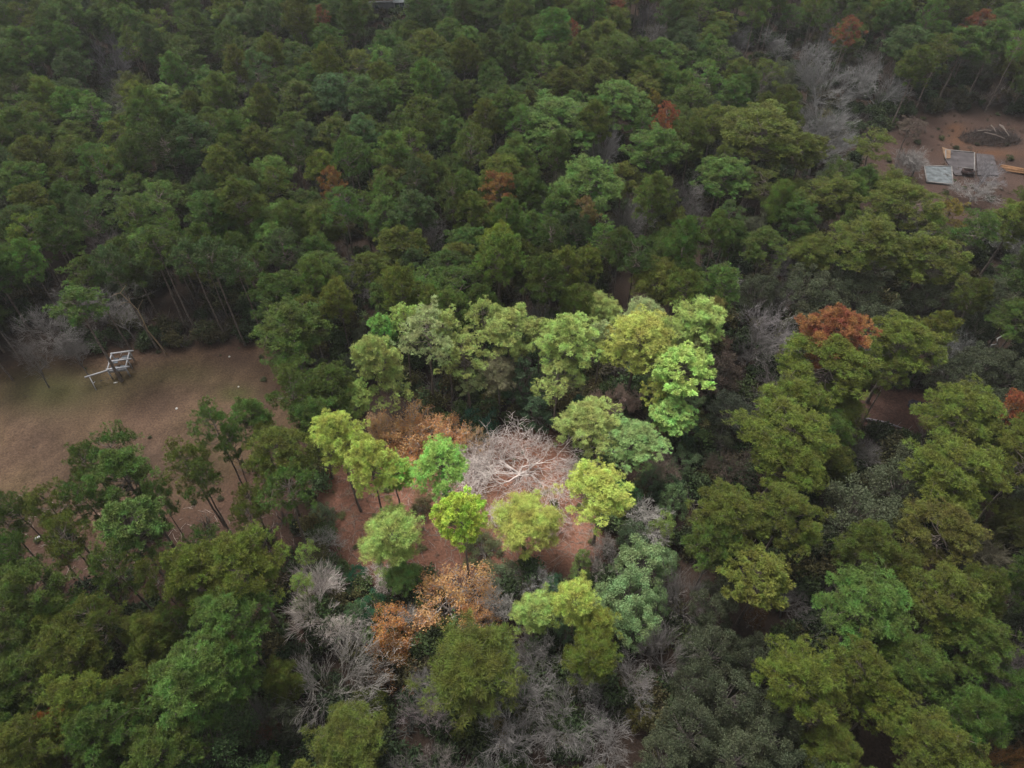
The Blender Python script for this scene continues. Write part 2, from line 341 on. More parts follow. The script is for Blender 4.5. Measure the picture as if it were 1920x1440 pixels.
def zone(x, y):
    """soil cover: weights of (lawn, red litter clearing, red soil lot, path strip, brown litter)"""
    j = 2.2 * noise.noise(Vector((x * .18, y * .18, 0))) + 1.0 * noise.noise(Vector((x * .7, y * .7, 5)))
    w = []
    for P, e in ((gF, 2.5), (gC, 2.5), (gL, 5), (gS, 2), (gU, 5)):
        d = distpoly(x, y, P); d = d if inpoly(x, y, P) else -d
        w.append(max(0, min(1, .5 + (d + j) / (2 * e))))
    return w
xs = np.concatenate([[-4000, -2000, -1000, -500, -330], np.arange(-250, 251, 1.6), [330, 500, 1000, 2000, 4000]])
ys = np.concatenate([[-3000, -800, -200, -60, -10], np.arange(10, 381, 1.6), [450, 600, 900, 1600, 3000, 6000]])
def build_ground():
    nx, ny = len(xs), len(ys)
    V = np.zeros((ny, nx, 3)); Cc = np.zeros((ny, nx, 4)); Z = np.zeros((ny, nx), int)
    c_for = np.array([.030, .020, .015]); c_gr = np.array([.046, .043, .017]); c_la = np.array([.062, .040, .026]); c_red_lit = np.array([.215, .105, .072])  # clearing litter is lightened: the glade's brightness is put into its colour
    c_lot = np.array([.048, .030, .024]); c_or = np.array([.075, .038, .022]); c_st = np.array([.06, .033, .026]); c_un = np.array([.058, .034, .025])
    def inring(px, py, cx, cy, rx, ry): return math.exp(-(((px - cx) / rx) ** 2 + ((py - cy) / ry) ** 2))
    for b, y in enumerate(ys):
        for a, x in enumerate(xs):
            V[b, a] = (x, y, hz(x, y) if abs(x) < 300 and 0 < y < 400 else 0)
            if abs(x) > 260 or y > 385 or y < 5: Cc[b, a] = (*c_for, 1); continue
            w = zone(x, y)
            n1 = noise.noise(Vector((x * .09, y * .09, 1))); n2 = noise.noise(Vector((x * .35, y * .22, 2)))
            c = c_for.copy()
            px, py, _ = pix(x, y)
            c = c * (1 - w[4]) + c_un * w[4]
            n3 = noise.noise(Vector((x * .9, y * .5, 4))); n4 = noise.noise(Vector((x * .045, y * .12 + .03 * x, 14)))
            la = c_la * (1 + .28 * n1 + .34 * n2 + .3 * n3 + .6 * n4) * np.array([1, 1 - .06 * n4, 1 - .1 * n1])
            g = min(1, inring(px, py, 90, 730, 110, 45) * .9 + inring(px, py, 445, 738, 35, 14) + .35 * inring(px, py, 330, 700, 120, 20) + max(0, n1) * .3)
            la = la * (1 - g) + c_gr * g
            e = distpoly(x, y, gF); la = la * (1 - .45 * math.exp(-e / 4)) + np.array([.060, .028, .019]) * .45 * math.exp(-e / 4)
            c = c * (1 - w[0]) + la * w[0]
            n3 = noise.noise(Vector((x * .8, y * .8, 4))); rd = c_red_lit * (1 + .28 * n1 + .25 * n2 + .3 * n3)
            gv = max(0, min(1, n3 * 1.5 + n1 - .55)); rd = rd * (1 - gv) + np.array([.10, .11, .05]) * gv
            gg = max(0, min(1, n2 * 1.6 - .25)); rd = rd * (1 - gg) + np.array([.15, .068, .045]) * gg
            c = c * (1 - w[1]) + rd * w[1]
            lo = c_lot * (1 + .2 * n1 + .2 * n2)
            o = min(1, inring(px, py, 1800, 262, 30, 14) + inring(px, py, 1850, 288, 70, 8) + inring(px, py, 1790, 240, 18, 9))
            lo = lo * (1 - o) + c_or * o
            c = c * (1 - w[2]) + lo * w[2]
            c = c * (1 - w[3]) + c_st * (1 + .3 * n2) * w[3]
            Cc[b, a] = (*np.clip(c, 0.005, 1), 1)
            k = int(np.argmax(w[:4])); Z[b, a] = k + 1 if w[k] > .55 else 0
    def gm(t, p):
        at_ = N(t, 'ShaderNodeAttribute', attribute_name='cover'); tc = N(t, 'ShaderNodeTexCoord')
        n1 = N(t, 'ShaderNodeTexNoise'); n1.inputs['Scale'].default_value = 2.6; n1.inputs['Detail'].default_value = 8; n1.inputs['Roughness'].default_value = .75
        t.links.new(tc.outputs['Object'], n1.inputs['Vector'])
        mr = N(t, 'ShaderNodeMapRange'); mr.inputs['From Min'].default_value = .3; mr.inputs['From Max'].default_value = .7
        mr.inputs['To Min'].default_value = .42; mr.inputs['To Max'].default_value = 1.65
        t.links.new(n1.outputs[0], mr.inputs['Value'])
        h = N(t, 'ShaderNodeHueSaturation'); t.links.new(mr.outputs[0], h.inputs['Value']); t.links.new(at_.outputs['Color'], h.inputs['Color'])
        t.links.new(h.outputs[0], p.inputs['Base Color']); p.inputs['Roughness'].default_value = .95; p.inputs['Specular IOR Level'].default_value = .1
        bm = N(t, 'ShaderNodeBump'); bm.inputs['Strength'].default_value = .7; bm.inputs['Distance'].default_value = .25
        t.links.new(n1.outputs[0], bm.inputs['Height']); t.links.new(bm.outputs[0], p.inputs['Normal'])
    m = mat('soil_and_litter', gm)
    fz = Z[:-1, :-1]
    for zi, name in ((0, 'ground'), (1, 'grass_field'), (2, 'leaf_litter_clearing'), (3, 'red_soil_lot'), (4, 'bare_earth_strip')):
        bb, aa = np.nonzero(fz == zi)
        q = np.stack([bb * nx + aa, bb * nx + aa + 1, (bb + 1) * nx + aa + 1, (bb + 1) * nx + aa], 1)
        u, inv = np.unique(q, return_inverse=True)
        me = bpy.data.meshes.new(name); me.from_pydata(V.reshape(-1, 3)[u].tolist(), [], inv.reshape(-1, 4).tolist())
        ca = me.color_attributes.new('cover', 'FLOAT_COLOR', 'POINT'); ca.data.foreach_set('color', Cc.reshape(-1, 4)[u].ravel())
        me.materials.append(m); me.polygons.foreach_set('use_smooth', [True] * len(me.polygons))
        o = bpy.data.objects.new(name, me); COL.objects.link(o); o['kind'] = 'structure'
build_ground()

# ------------------------------------------------------------------ the listed trees: (px, py of the crown centre, crown width in px, kind, tint, height)
LIME = (.34, .40, .085); LIT_LIMEG = (.27, .36, .095); LIT_EMER = (.17, .32, .075); LIT_GRN = (.25, .30, .085); LIT_OLI = (.28, .31, .065)  # glade foliage tints, made lighter to paint in its extra brightness
LIT_PALE = (.26, .31, .13); LIT_GREYG = (.21, .29, .125); TEAL = (.055, .095, .045); LIT_ORNG = (.62, .37, .17); LIT_TAN = (.60, .40, .21)
LIT_BONE = (.58, .51, .47); LIT_PINK = (.52, .37, .31); LIT_BPALE = (.44, .41, .38)  # glade wood tints with the same painted-in brightness
D_MID = (.056, .084, .013); D_OLI = (.070, .086, .012); D_GRN = (.050, .088, .014); D_COOL = (.048, .078, .022); D_EMR = (.068, .118, .022)
D_LIM = (.080, .103, .013); D_BLU = (.060, .070, .038); D_GREY = (.074, .086, .046); D_RUST = (.155, .055, .026); D_ORG = (.17, .085, .026)
D_YEL = (.15, .12, .02); D_BARE = (.21, .195, .185); D_BARE2 = (.13, .118, .112); D_BROWN = (.075, .055, .042)
T = []
def A(px, py, w, kind, tint, h=None, b=False, lab=None, g=None): T.append([px, py, w, kind, tint, h, b, lab, g])
# inside the glade: its extra brightness is painted into the tree tints
A(712, 624, 62, 'pine_tuft', LIT_EMER, 22); A(690, 668, 78, 'pine', LIT_GRN, 24); A(792, 622, 100, 'pine_open', LIT_PALE, 26)
A(872, 662, 85, 'pine_open', LIT_GRN, 21); A(952, 618, 92, 'pine', LIT_GRN, 22); A(668, 742, 62, 'pine', LIT_LIMEG, 17); A(728, 726, 66, 'pine_open', LIT_GRN, 17)
A(935, 700, 62, 'pine_soft', (.17, .16, .09), 15); A(982, 722, 62, 'cedar', TEAL, 15); A(1003, 772, 60, 'cedar', TEAL, 9)
A(900, 790, 78, 'broad_low', (.035, .10, .06), 5); A(1088, 770, 60, 'broad_low', (.03, .085, .045), 5)
A(757, 800, 118, 'rust_oak', LIT_ORNG, 9); A(833, 798, 108, 'rust_oak', (.72, .40, .19), 9.5); A(882, 815, 60, 'rust_oak', LIT_TAN, 7); A(712, 795, 60, 'rust_oak', LIT_TAN, 7)
A(775, 850, 95, 'rust_oak', (.66, .32, .12), 5)
A(638, 822, 88, 'pine', LIME, 26); A(690, 858, 86, 'pine', LIME, 27); A(828, 868, 96, 'pine', (.22, .38, .08), 20); A(738, 892, 66, 'pine_tuft', (.24, .38, .07), 15)
A(868, 968, 92, 'pine_tuft', (.36, .47, .07), 26); A(742, 1005, 100, 'pine_soft', (.27, .35, .09), 18); A(752, 1075, 62, 'pine_soft', (.12, .20, .05), 8)
A(985, 972, 112, 'pine_soft', LIT_OLI, 13); A(1127, 928, 112, 'pine', LIME, 19); A(1170, 930, 60, 'broad_low', (.07, .17, .06), 10)
A(1062, 643, 100, 'pine', LIT_LIMEG, 24); A(1045, 712, 84, 'pine_open', LIT_GRN, 18); A(1195, 640, 128, 'pine', LIT_OLI, 21)
A(1305, 602, 98, 'pine', LIT_LIMEG, 20); A(1340, 588, 44, 'pine_soft', (.22, .20, .06), 18); A(1268, 690, 104, 'pine_tuft', (.29, .41, .10), 21); A(1256, 775, 84, 'pine_tuft', (.22, .35, .09), 14)
A(1165, 740, 82, 'rust_oak', LIT_PINK, 10); A(1100, 802, 104, 'pine', LIT_GRN, 17); A(1180, 826, 94, 'pine', (.2, .3, .1), 16); A(1232, 822, 44, 'rust_oak', (.22, .14, .05), 8)
A(1130, 585, 70, 'pine_soft', LIT_GRN, 15); A(1010, 590, 50, 'bare', D_BARE, 12); A(1205, 590, 70, 'pine_soft', LIT_PALE, 15)
A(1240, 880, 60, 'bare', (.2, .15, .12), 9); A(1290, 810, 55, 'broad_low', (.07, .12, .06), 7); A(1255, 920, 55, 'broad_low', TEAL, 6); A(1188, 955, 50, 'broad_low', TEAL, 4)
A(1216, 972, 86, 'bare', LIT_BPALE, 8); A(1140, 1015, 48, 'bare', LIT_BONE, 7); A(1133, 1070, 60, 'bare_fan', LIT_BONE, 7)
A(1197, 1058, 98, 'broad', LIT_GREYG, 13); A(1180, 1118, 104, 'broad', (.18, .27, .115), 13); A(1192, 1162, 84, 'broad', (.20, .29, .12), 12); A(1132, 1132, 62, 'broad', LIT_GREYG, 10)
A(1190, 1010, 66, 'broad_low', (.16, .22, .12), 7); A(1240, 990, 46, 'broad_low', LIT_LIMEG, 9)
A(1073, 1132, 74, 'pine_soft', LIME, 17); A(1122, 1172, 62, 'pine_soft', (.20, .23, .04), 14); A(1002, 1150, 70, 'pine_soft', LIT_LIMEG, 14); A(1090, 1058, 38, 'cedar', (.13, .18, .05), 10)
A(1000, 1088, 70, 'bare_fan', (.38, .36, .35), 6); A(945, 1140, 74, 'bare', LIT_BPALE, 9); A(1045, 1105, 56, 'broad_low', (.05, .12, .06), 6); A(955, 1085, 80, 'broad_low', (.09, .12, .06), 4)
A(842, 1112, 146, 'rust_oak', LIT_ORNG, 9); A(893, 1152, 74, 'rust_oak', (.70, .38, .16), 8); A(730, 1180, 92, 'rust_oak', (.62, .31, .11), 8)
A(670, 1075, 40, 'broad_low', (.02, .13, .06), 4); A(703, 1138, 66, 'broad_low', (.045, .13, .06), 7); A(628, 1078, 56, 'broad_low', (.08, .15, .06), 5)
A(600, 1135, 140, 'bare_fan', LIT_BONE, 10); A(590, 1080, 84, 'bare_fan', (.40, .34, .33), 7); A(610, 1012, 66, 'bare', LIT_BPALE, 6); A(604, 965, 50, 'broad_low', (.11, .15, .08), 4)
A(706, 1068, 64, 'bare', LIT_BONE, 5); A(738, 1098, 56, 'bare', LIT_BONE, 5); A(775, 1145, 50, 'bare', LIT_BPALE, 7); A(568, 1090, 34, 'pine_open', LIT_LIMEG, 12); A(577, 1032, 34, 'pine_open', LIT_LIMEG, 14)
A(972, 862, 228, 'bare_spread', (.50, .43, .40), 8); A(888, 868, 84, 'bare', LIT_BONE, 5); A(925, 962, 60, 'bare', LIT_BONE, 3.5); A(1052, 990, 60, 'bare', (.38, .28, .25), 2.5); A(1010, 1000, 50, 'bare', (.38, .28, .25), 2.5)
A(1085, 870, 60, 'bare', LIT_BONE, 5); A(800, 930, 54, 'bare', (.20, .13, .07), 4); A(905, 1030, 70, 'broad_low', (.12, .14, .06), 2.5)
A(840, 925, 26, 'broad_low', (.04, .16, .08), 3); A(790, 950, 40, 'broad_low', (.10, .09, .04), 3)
for x, y, w, k, c, h in ((838, 612, 62, 'pine_tall', LIT_GRN, 24), (905, 596, 62, 'pine_open', LIT_GRN, 22), (752, 596, 56, 'pine_tall', LIT_LIMEG, 23), (1012, 618, 56, 'pine_tall', LIT_GRN, 20), (1128, 628, 58, 'pine_tall', LIT_PALE, 19),
                         (1250, 628, 56, 'pine_open', LIT_GRN, 20), (880, 712, 54, 'pine_open', (.19, .22, .09), 14), (1232, 738, 52, 'pine_open', LIT_OLI, 15), (1295, 760, 50, 'broad_low', (.14, .20, .09), 8), (1282, 868, 58, 'broad_low', (.13, .19, .09), 8),
                         (1262, 940, 56, 'broad_low', (.16, .24, .10), 8), (1238, 1060, 56, 'broad', (.17, .25, .11), 11), (1222, 902, 50, 'broad_low', (.11, .17, .09), 6), (1250, 850, 44, 'bare', (.30, .24, .20), 8), (1228, 1130, 50, 'broad', (.16, .24, .10), 11),
                         (575, 1130, 60, 'bare_fan', LIT_BONE, 8), (640, 1178, 60, 'bare', LIT_BONE, 8), (668, 1150, 46, 'broad_low', (.12, .20, .09), 6), (1060, 1190, 46, 'broad_low', (.10, .17, .08), 7), (1300, 650, 54, 'pine_soft', (.20, .22, .08), 15)):
    A(x, y, w, k, c, h)
# around the grass field
for bx, by, h in ((295, 653, 27), (370, 627, 28), (425, 636, 27), (460, 648, 28), (500, 650, 27), (350, 620, 26), (245, 655, 25)): A(bx, by, 62, 'pine_tall', random.Random(bx).choice([D_MID, D_COOL, D_GRN]), h, True)
A(312, 664, 30, 'snag', (.26, .19, .12), 20, True); A(228, 714, 90, 'pine_tall', D_GRN, 24, True); A(92, 726, 60, 'bare', D_BARE2, 15, True); A(166, 704, 44, 'bare', D_BARE2, 13, True); A(24, 712, 60, 'pine_tall', D_MID, 17, True)
A(90, 612, 96, 'bare', D_BARE, 13); A(182, 562, 112, 'bare', D_BARE2, 16); A(228, 590, 70, 'bare', D_BARE, 12); A(135, 650, 70, 'bare', D_BARE2, 7)
A(552, 612, 116, 'pine', D_MID, 24); A(560, 668, 100, 'pine_open', D_GRN, 20); A(617, 722, 78, 'pine', D_MID, 22); A(586, 782, 92, 'pine', D_GRN, 22)
A(400, 792, 86, 'pine_open', D_EMR, 27); A(483, 786, 70, 'pine', D_EMR, 22); A(425, 832, 60, 'pine_open', D_GRN, 24); A(222, 842, 104, 'pine_open', D_GRN, 25); A(160, 866, 84, 'pine_open', D_MID, 24); A(236, 895, 100, 'pine', D_EMR, 26)
A(350, 858, 104, 'pine_open', D_OLI, 24); A(375, 900, 90, 'pine_open', D_MID, 23); A(522, 856, 112, 'pine', D_OLI, 24); A(505, 815, 60, 'pine_open', D_OLI, 20); A(532, 918, 116, 'pine_open', D_GRN, 24); A(470, 960, 70, 'pine_open', D_OLI, 20)
A(95, 955, 110, 'pine_open', D_OLI, 24); A(30, 960, 80, 'pine_open', D_MID, 24); A(165, 935, 90, 'pine_open', D_GRN, 25); A(236, 988, 112, 'pine_tuft', (.085, .135, .032), 26); A(300, 935, 60, 'pine_open', D_GRN, 24)
A(120, 1020, 104, 'pine_open', D_OLI, 25); A(215, 1062, 118, 'pine_open', D_MID, 25); A(60, 1110, 110, 'pine', D_MID, 24); A(30, 1040, 80, 'pine_open', D_GRN, 25); A(372, 1062, 116, 'pine', D_LIM, 26); A(458, 1058, 140, 'pine', D_LIM, 27)
A(190, 1160, 110, 'pine_open', D_OLI, 24); A(435, 1150, 120, 'pine', D_EMR, 25); A(330, 1155, 70, 'pine_open', D_MID, 21); A(280, 1200, 90, 'pine_soft', D_OLI, 20); A(125, 1225, 110, 'pine', D_OLI, 24); A(45, 1270, 110, 'pine', D_MID, 24)
A(345, 1268, 150, 'pine', D_EMR, 26); A(428, 1250, 110, 'pine', D_GRN, 24); A(165, 1310, 120, 'pine', D_LIM, 25); A(97, 1357, 50, 'pine_open', (.26, .080, .03), 22); A(60, 1390, 120, 'pine', D_OLI, 25); A(210, 1370, 130, 'pine', D_GRN, 24)
A(385, 1395, 180, 'broad', (.05, .085, .03), 19); A(540, 1352, 60, 'cedar', D_BLU, 12); A(480, 1330, 80, 'bare', D_BARE2, 14); A(300, 1420, 120, 'pine', D_MID, 22); A(530, 1270, 60, 'pine_soft', D_OLI, 15)
A(612, 1282, 185, 'bare_fan', (.24, .22, .20), 13); A(505, 1372, 60, 'bare', (.16, .06, .035), 9)
# below the glade
A(742, 1225, 100, 'rust_oak', D_ORG, 9); A(880, 1258, 152, 'pine_soft', D_OLI, 19); A(1115, 1235, 84, 'pine_soft', D_LIM, 16); A(800, 1340, 90, 'bare', (.22, .18, .18), 12); A(795, 1290, 70, 'bare', D_BARE, 11)
A(1000, 1230, 70, 'bare', D_BARE, 12); A(985, 1300, 104, 'bare', D_BARE, 12); A(1090, 1275, 100, 'bare', D_BARE, 13); A(1070, 1360, 130, 'bare_fan', D_BARE, 11); A(960, 1390, 110, 'bare', D_BARE, 12); A(1140, 1400, 100, 'bare', D_BARE, 11)
A(1190, 1285, 92, 'bare', (.22, .20, .19), 12); A(1252, 1225, 92, 'bare_fan', (.20, .18, .17), 13); A(1288, 1120, 92, 'bare_fan', (.20, .18, .17), 14); A(870, 1360, 60, 'broad_low', D_OLI, 6); A(930, 1365, 50, 'rust_oak', D_YEL, 7)
A(690, 1330, 80, 'broad_low', D_OLI, 7); A(660, 1390, 120, 'pine_soft', D_OLI, 13); A(700, 1270, 70, 'broad_low', D_BROWN, 7); A(1200, 1340, 50, 'broad_low', (.10, .09, .02), 6)
# right of the glade
A(1556, 626, 112, 'pine', (.20, .080, .030), 27); A(1562, 690, 140, 'pine', D_LIM, 25); A(1572, 755, 90, 'pine_soft', D_OLI, 17); A(1692, 636, 120, 'pine', D_LIM, 22); A(1668, 705, 60, 'pine_open', D_OLI, 18)
A(1492, 750, 110, 'pine', D_LIM, 22); A(1480, 812, 150, 'pine', D_LIM, 23); A(1498, 878, 110, 'pine', D_LIM, 21); A(1805, 772, 130, 'pine', D_LIM, 22); A(1795, 880, 150, 'pine', D_LIM, 23); A(1700, 900, 110, 'broad', D_GREY, 16)
A(1440, 612, 96, 'bare', (.20, .18, .18), 14); A(1465, 560, 66, 'bare', D_BARE2, 12); A(1352, 540, 70, 'pine', D_EMR, 22); A(1415, 640, 90, 'bare', D_BARE2, 12); A(1620, 850, 80, 'bare', D_BARE2, 10)
for x, y, w in ((1500, 545, 80), (1545, 560, 90), (1610, 555, 90), (1640, 600, 80), (1745, 560, 90), (1580, 520, 70), (1425, 545, 70), (1840, 690, 90), (1790, 700, 80), (1890, 700, 80), (1870, 760, 70)): A(x, y, w, 'broad', D_GREY if (x + y) % 2 else D_BLU, 15)
A(1345, 700, 84, 'broad', D_BROWN, 14); A(1370, 770, 80, 'broad', (.045, .055, .035), 12); A(1370, 880, 86, 'bare', D_BROWN, 10); A(1345, 820, 60, 'broad_low', D_BLU, 8)
A(1900, 760, 60, 'pine_open', (.22, .075, .03), 18); A(1360, 960, 120, 'pine', D_OLI, 22); A(1470, 960, 110, 'pine', D_OLI, 22); A(1340, 1010, 90, 'pine', D_MID, 20); A(1432, 1078, 116, 'pine_tuft', (.105, .12, .02), 20)
A(1415, 1150, 40, 'rust_oak', D_ORG, 8); A(1610, 960, 140, 'broad', D_GREY, 20); A(1770, 1000, 120, 'pine', (.085, .085, .016), 23); A(1630, 1130, 140, 'pine', D_EMR, 22); A(1780, 1130, 130, 'pine', D_OLI, 22); A(1480, 1130, 84, 'bare', D_BARE2, 9)
A(1870, 1040, 96, 'bare', (.10, .09, .06), 15); A(1500, 1262, 130, 'pine', D_LIM, 22); A(1605, 1250, 100, 'pine', D_OLI, 21); A(1700, 1250, 110, 'pine_soft', D_MID, 20); A(1655, 1310, 90, 'pine', D_LIM, 19); A(1820, 1330, 96, 'pine_soft', D_GRN, 20)
A(1760, 1335, 66, 'bare', (.12, .085, .07), 11); A(1850, 1210, 110, 'pine', D_MID, 20); A(1750, 1410, 130, 'pine', D_OLI, 21); A(1880, 1420, 70, 'bare', D_ORG, 12); A(1560, 1400, 90, 'pine_soft', D_OLI, 16)
for x, y, w in ((1340, 1130, 80), (1330, 1220, 100), (1370, 1300, 110), (1300, 1370, 110), (1440, 1370, 110), (1380, 1420, 110), (1300, 1280, 80), (1480, 1320, 80), (1240, 1420, 90), (1410, 1230, 70)): A(x, y, w, 'broad', D_GREY if (x + y) % 3 else D_BLU, 14)
# upper right
A(1428, 248, 140, 'pine', D_OLI, 27); A(1502, 282, 78, 'pine', D_OLI, 22); A(1360, 330, 92, 'pine', D_EMR, 22); A(1300, 190, 70, 'pine', D_MID, 22)
for x, y, w in ((1466, 84, 64), (1540, 158, 96), (1590, 150, 80), (1655, 165, 90), (1545, 225, 104), (1560, 262, 90), (1535, 275, 80), (1515, 105, 70)): A(x, y, w, 'bare_fan' if w > 85 else 'bare', (.17, .165, .16), 15)
A(1725, 300, 66, 'bare', D_BARE, 9); A(1700, 310, 50, 'bare_fan', D_BARE, 8); A(1845, 325, 74, 'bare', (.18, .17, .18), 9); A(1830, 360, 80, 'bare', D_BARE, 7); A(1640, 270, 76, 'pine_open', D_OLI, 17); A(1705, 240, 50, 'pine_open', D_BROWN, 12)
A(1590, 58, 44, 'pine_open', D_RUST, 24); A(1835, 45, 46, 'pine_open', (.13, .045, .022), 24); A(1700, 380, 110, 'pine', D_OLI, 22); A(1560, 370, 90, 'pine', D_OLI, 20); A(1780, 400, 60, 'pine_open', D_YEL, 18); A(1640, 450, 120, 'pine', D_OLI, 24)
A(1810, 80, 70, 'pine', D_GRN, 23); A(1870, 70, 60, 'pine', D_GRN, 24); A(1700, 80, 70, 'pine', D_COOL, 24); A(1840, 430, 80, 'pine_open', D_GRN, 22); A(1905, 410, 90, 'pine', D_LIM, 22); A(1740, 480, 110, 'pine', D_OLI, 22)
# accents in the far wood
A(1072, 64, 36, 'pine_open', D_RUST, 22); A(1156, 20, 30, 'pine_open', D_RUST, 22); A(1255, 228, 48, 'pine_open', (.20, .065, .028), 24); A(985, 332, 38, 'cedar', (.13, .04, .022), 15); A(935, 355, 62, 'pine_open', D_ORG, 24); A(918, 388, 36, 'rust_oak', D_ORG, 12)
A(1222, 195, 30, 'pine_open', D_YEL, 22); A(628, 345, 44, 'pine_open', D_ORG, 22); A(605, 38, 28, 'pine_open', (.15, .06, .03), 22); A(1103, 400, 50, 'pine_open', (.14, .10, .035), 22); A(562, 335, 44, 'bare', D_BROWN, 15)
A(1130, 282, 66, 'bare_fan', (.22, .21, .21), 18); A(1178, 415, 66, 'bare_fan', D_BARE, 15); A(1283, 355, 76, 'bare', D_BARE, 15); A(205, 122, 66, 'bare_fan', (.15, .14, .15), 18); A(810, 440, 50, 'bare', D_BARE, 13); A(1225, 60, 60, 'bare', D_BARE, 16); A(1310, 400, 50, 'bare', D_BARE2, 13)
A(1045, 222, 132, 'pine', D_EMR, 25); A(1100, 340, 120, 'pine', D_EMR, 24); A(1222, 275, 90, 'pine', D_EMR, 24); A(1160, 190, 100, 'pine', D_EMR, 24); A(1060, 380, 70, 'pine', D_EMR, 23); A(940, 330, 80, 'pine', D_LIM, 24)
A(725, 405, 66, 'pine', D_EMR, 22); A(1000, 430, 64, 'pine', D_EMR, 22); A(680, 250, 60, 'pine', (.06, .11, .035), 23); A(420, 310, 60, 'pine', D_LIM, 24); A(625, 170, 66, 'pine', (.06, .11, .04), 24)

# ------------------------------------------------------------------ the rest of the wood: scattered on the ground with spacing
rnd = random.Random(7)
KH = {'pine': 25, 'pine_open': 24, 'pine_soft': 20, 'pine_tuft': 23, 'pine_tall': 26, 'broad': 14, 'broad_low': 6.5, 'cedar': 14, 'bare': 14, 'bare_spread': 9, 'bare_fan': 13, 'rust_oak': 9, 'snag': 18}
KC = {'pine': .82, 'pine_open': .83, 'pine_soft': .78, 'pine_tuft': .84, 'pine_tall': .88, 'broad': .62, 'broad_low': .5, 'cedar': .55, 'bare': .6, 'bare_spread': .55, 'bare_fan': .5, 'rust_oak': .65, 'snag': .7}
TREES = []   # x, y, R, kind, tint, h, key
grid = {}
def put(x, y, R, kind, tint, h, listed): 
    t = dict(x=x, y=y, R=R, kind=kind, tint=tint, h=h, listed=listed); TREES.append(t)
    grid.setdefault((int(x // 8), int(y // 8)), []).append(t)
for px, py, w, kind, tint, h, b, lab, g in T:
    h = h or KH[kind]
    if 0 < px < 560 and 780 < py < 1180 and kind == 'pine_open': w *= .8
    if b: p = at(px, py, 0)
    else: p = at(px, py, h * KC[kind])
    q = pix(p.x, p.y, h * KC[kind])
    put(p.x, p.y, w / 2 / (F / q[2]) * 1.04, kind, tint, h, True)
def low(k): return k in ('broad_low',)
VISP = [VIS_FIELD, VIS_LOT, VIS_STRIP, BLACKHOUSE]
PLOT = [(640, 600), (1385, 570), (1225, 1215), (545, 1200)]
def jit(c, a=.22):
    v = math.exp(rnd.gauss(0, a)); return tuple(max(.004, ch * v * rnd.uniform(.93, 1.07)) for ch in c)
def choose(px, py):
    r = rnd.random()
    if inpoly(px, py, PLOT):  # fillers in the plot get raised tints that stand in for brighter light
        if px < 760 and py > 940: return ('bare', rnd.choice([(.42, .35, .33), (.36, .30, .28)])) if r < .65 else ('broad_low', rnd.choice([(.09, .16, .07), (.06, .14, .07)]))
        if r < .55: return 'broad_low', rnd.choice([(.12, .19, .075), (.09, .17, .08), (.14, .16, .075)])
        return 'bare', rnd.choice([(.34, .27, .23), (.26, .21, .18)])
    if py > 1205 and 560 < px < 1260: 
        return ('bare', rnd.choice([D_BARE, D_BARE2])) if r < .3 else ('broad_low', rnd.choice([D_OLI, D_BROWN, D_BLU])) if r < .6 else ('broad', rnd.choice([D_GREY, D_BLU])) if r < .85 else ('pine_soft', D_OLI)
    if 1220 < px < 1600 and py > 1040: return ('broad', rnd.choice([D_GREY, D_BLU, D_GREY])) if r < .8 else ('pine_soft', D_OLI)
    if px > 1330 and 440 < py < 720: return ('broad', rnd.choice([D_GREY, D_BLU])) if r < .5 else ('pine', rnd.choice([D_OLI, D_MID])) if r < .8 else ('bare', D_BARE2)
    if px > 1300 and py > 640: return ('pine', rnd.choice([D_OLI, D_LIM, D_MID])) if r < .42 else ('pine_soft', rnd.choice([D_OLI, D_GRN])) if r < .62 else ('broad', D_GREY) if r < .88 else ('bare', D_BARE2)
    if px > 1380 and py < 440: return (rnd.choice(['pine', 'pine_open', 'pine_soft']), rnd.choice([D_MID, D_GRN, D_OLI])) if r < .72 else ('bare', D_BARE2) if r < .9 else ('broad', D_BLU)
    if px < 600 and 640 < py < 1180: return ('pine_open', rnd.choice([D_OLI, D_MID, D_GRN])) 
    if px < 640 and py > 1100: return (rnd.choice(['pine', 'pine_soft', 'pine']), rnd.choice([D_OLI, D_MID, D_LIM, D_GRN]))
    if r < .035: return 'bare', D_BARE2
    if r < .10: return 'broad', D_GREY
    pal = [D_MID, D_GRN, D_COOL, D_MID, D_EMR, D_OLI, D_LIM, D_MID] if py < 480 else [D_MID, D_OLI, D_GRN, D_MID]
    return rnd.choice(['pine', 'pine', 'pine_soft', 'pine_open']), rnd.choice(pal)
def blocked(x, y, R, h, kc):
    for P in VISP:
        for f in (0, .25, .5, .72, kc, 1.0):
            q = pix(x, y, h * f); r = (R * F / q[2]) * (.85 if f > .6 else 0)
            if f == 1.0: r *= .4
            if inpoly(q[0], q[1], P) or (r and distpoly(q[0], q[1], P) < r): return True
    return False
LQ = {id(t): pix(t['x'], t['y'], t['h'] * KC[t['kind']]) for t in TREES}
tries = 0
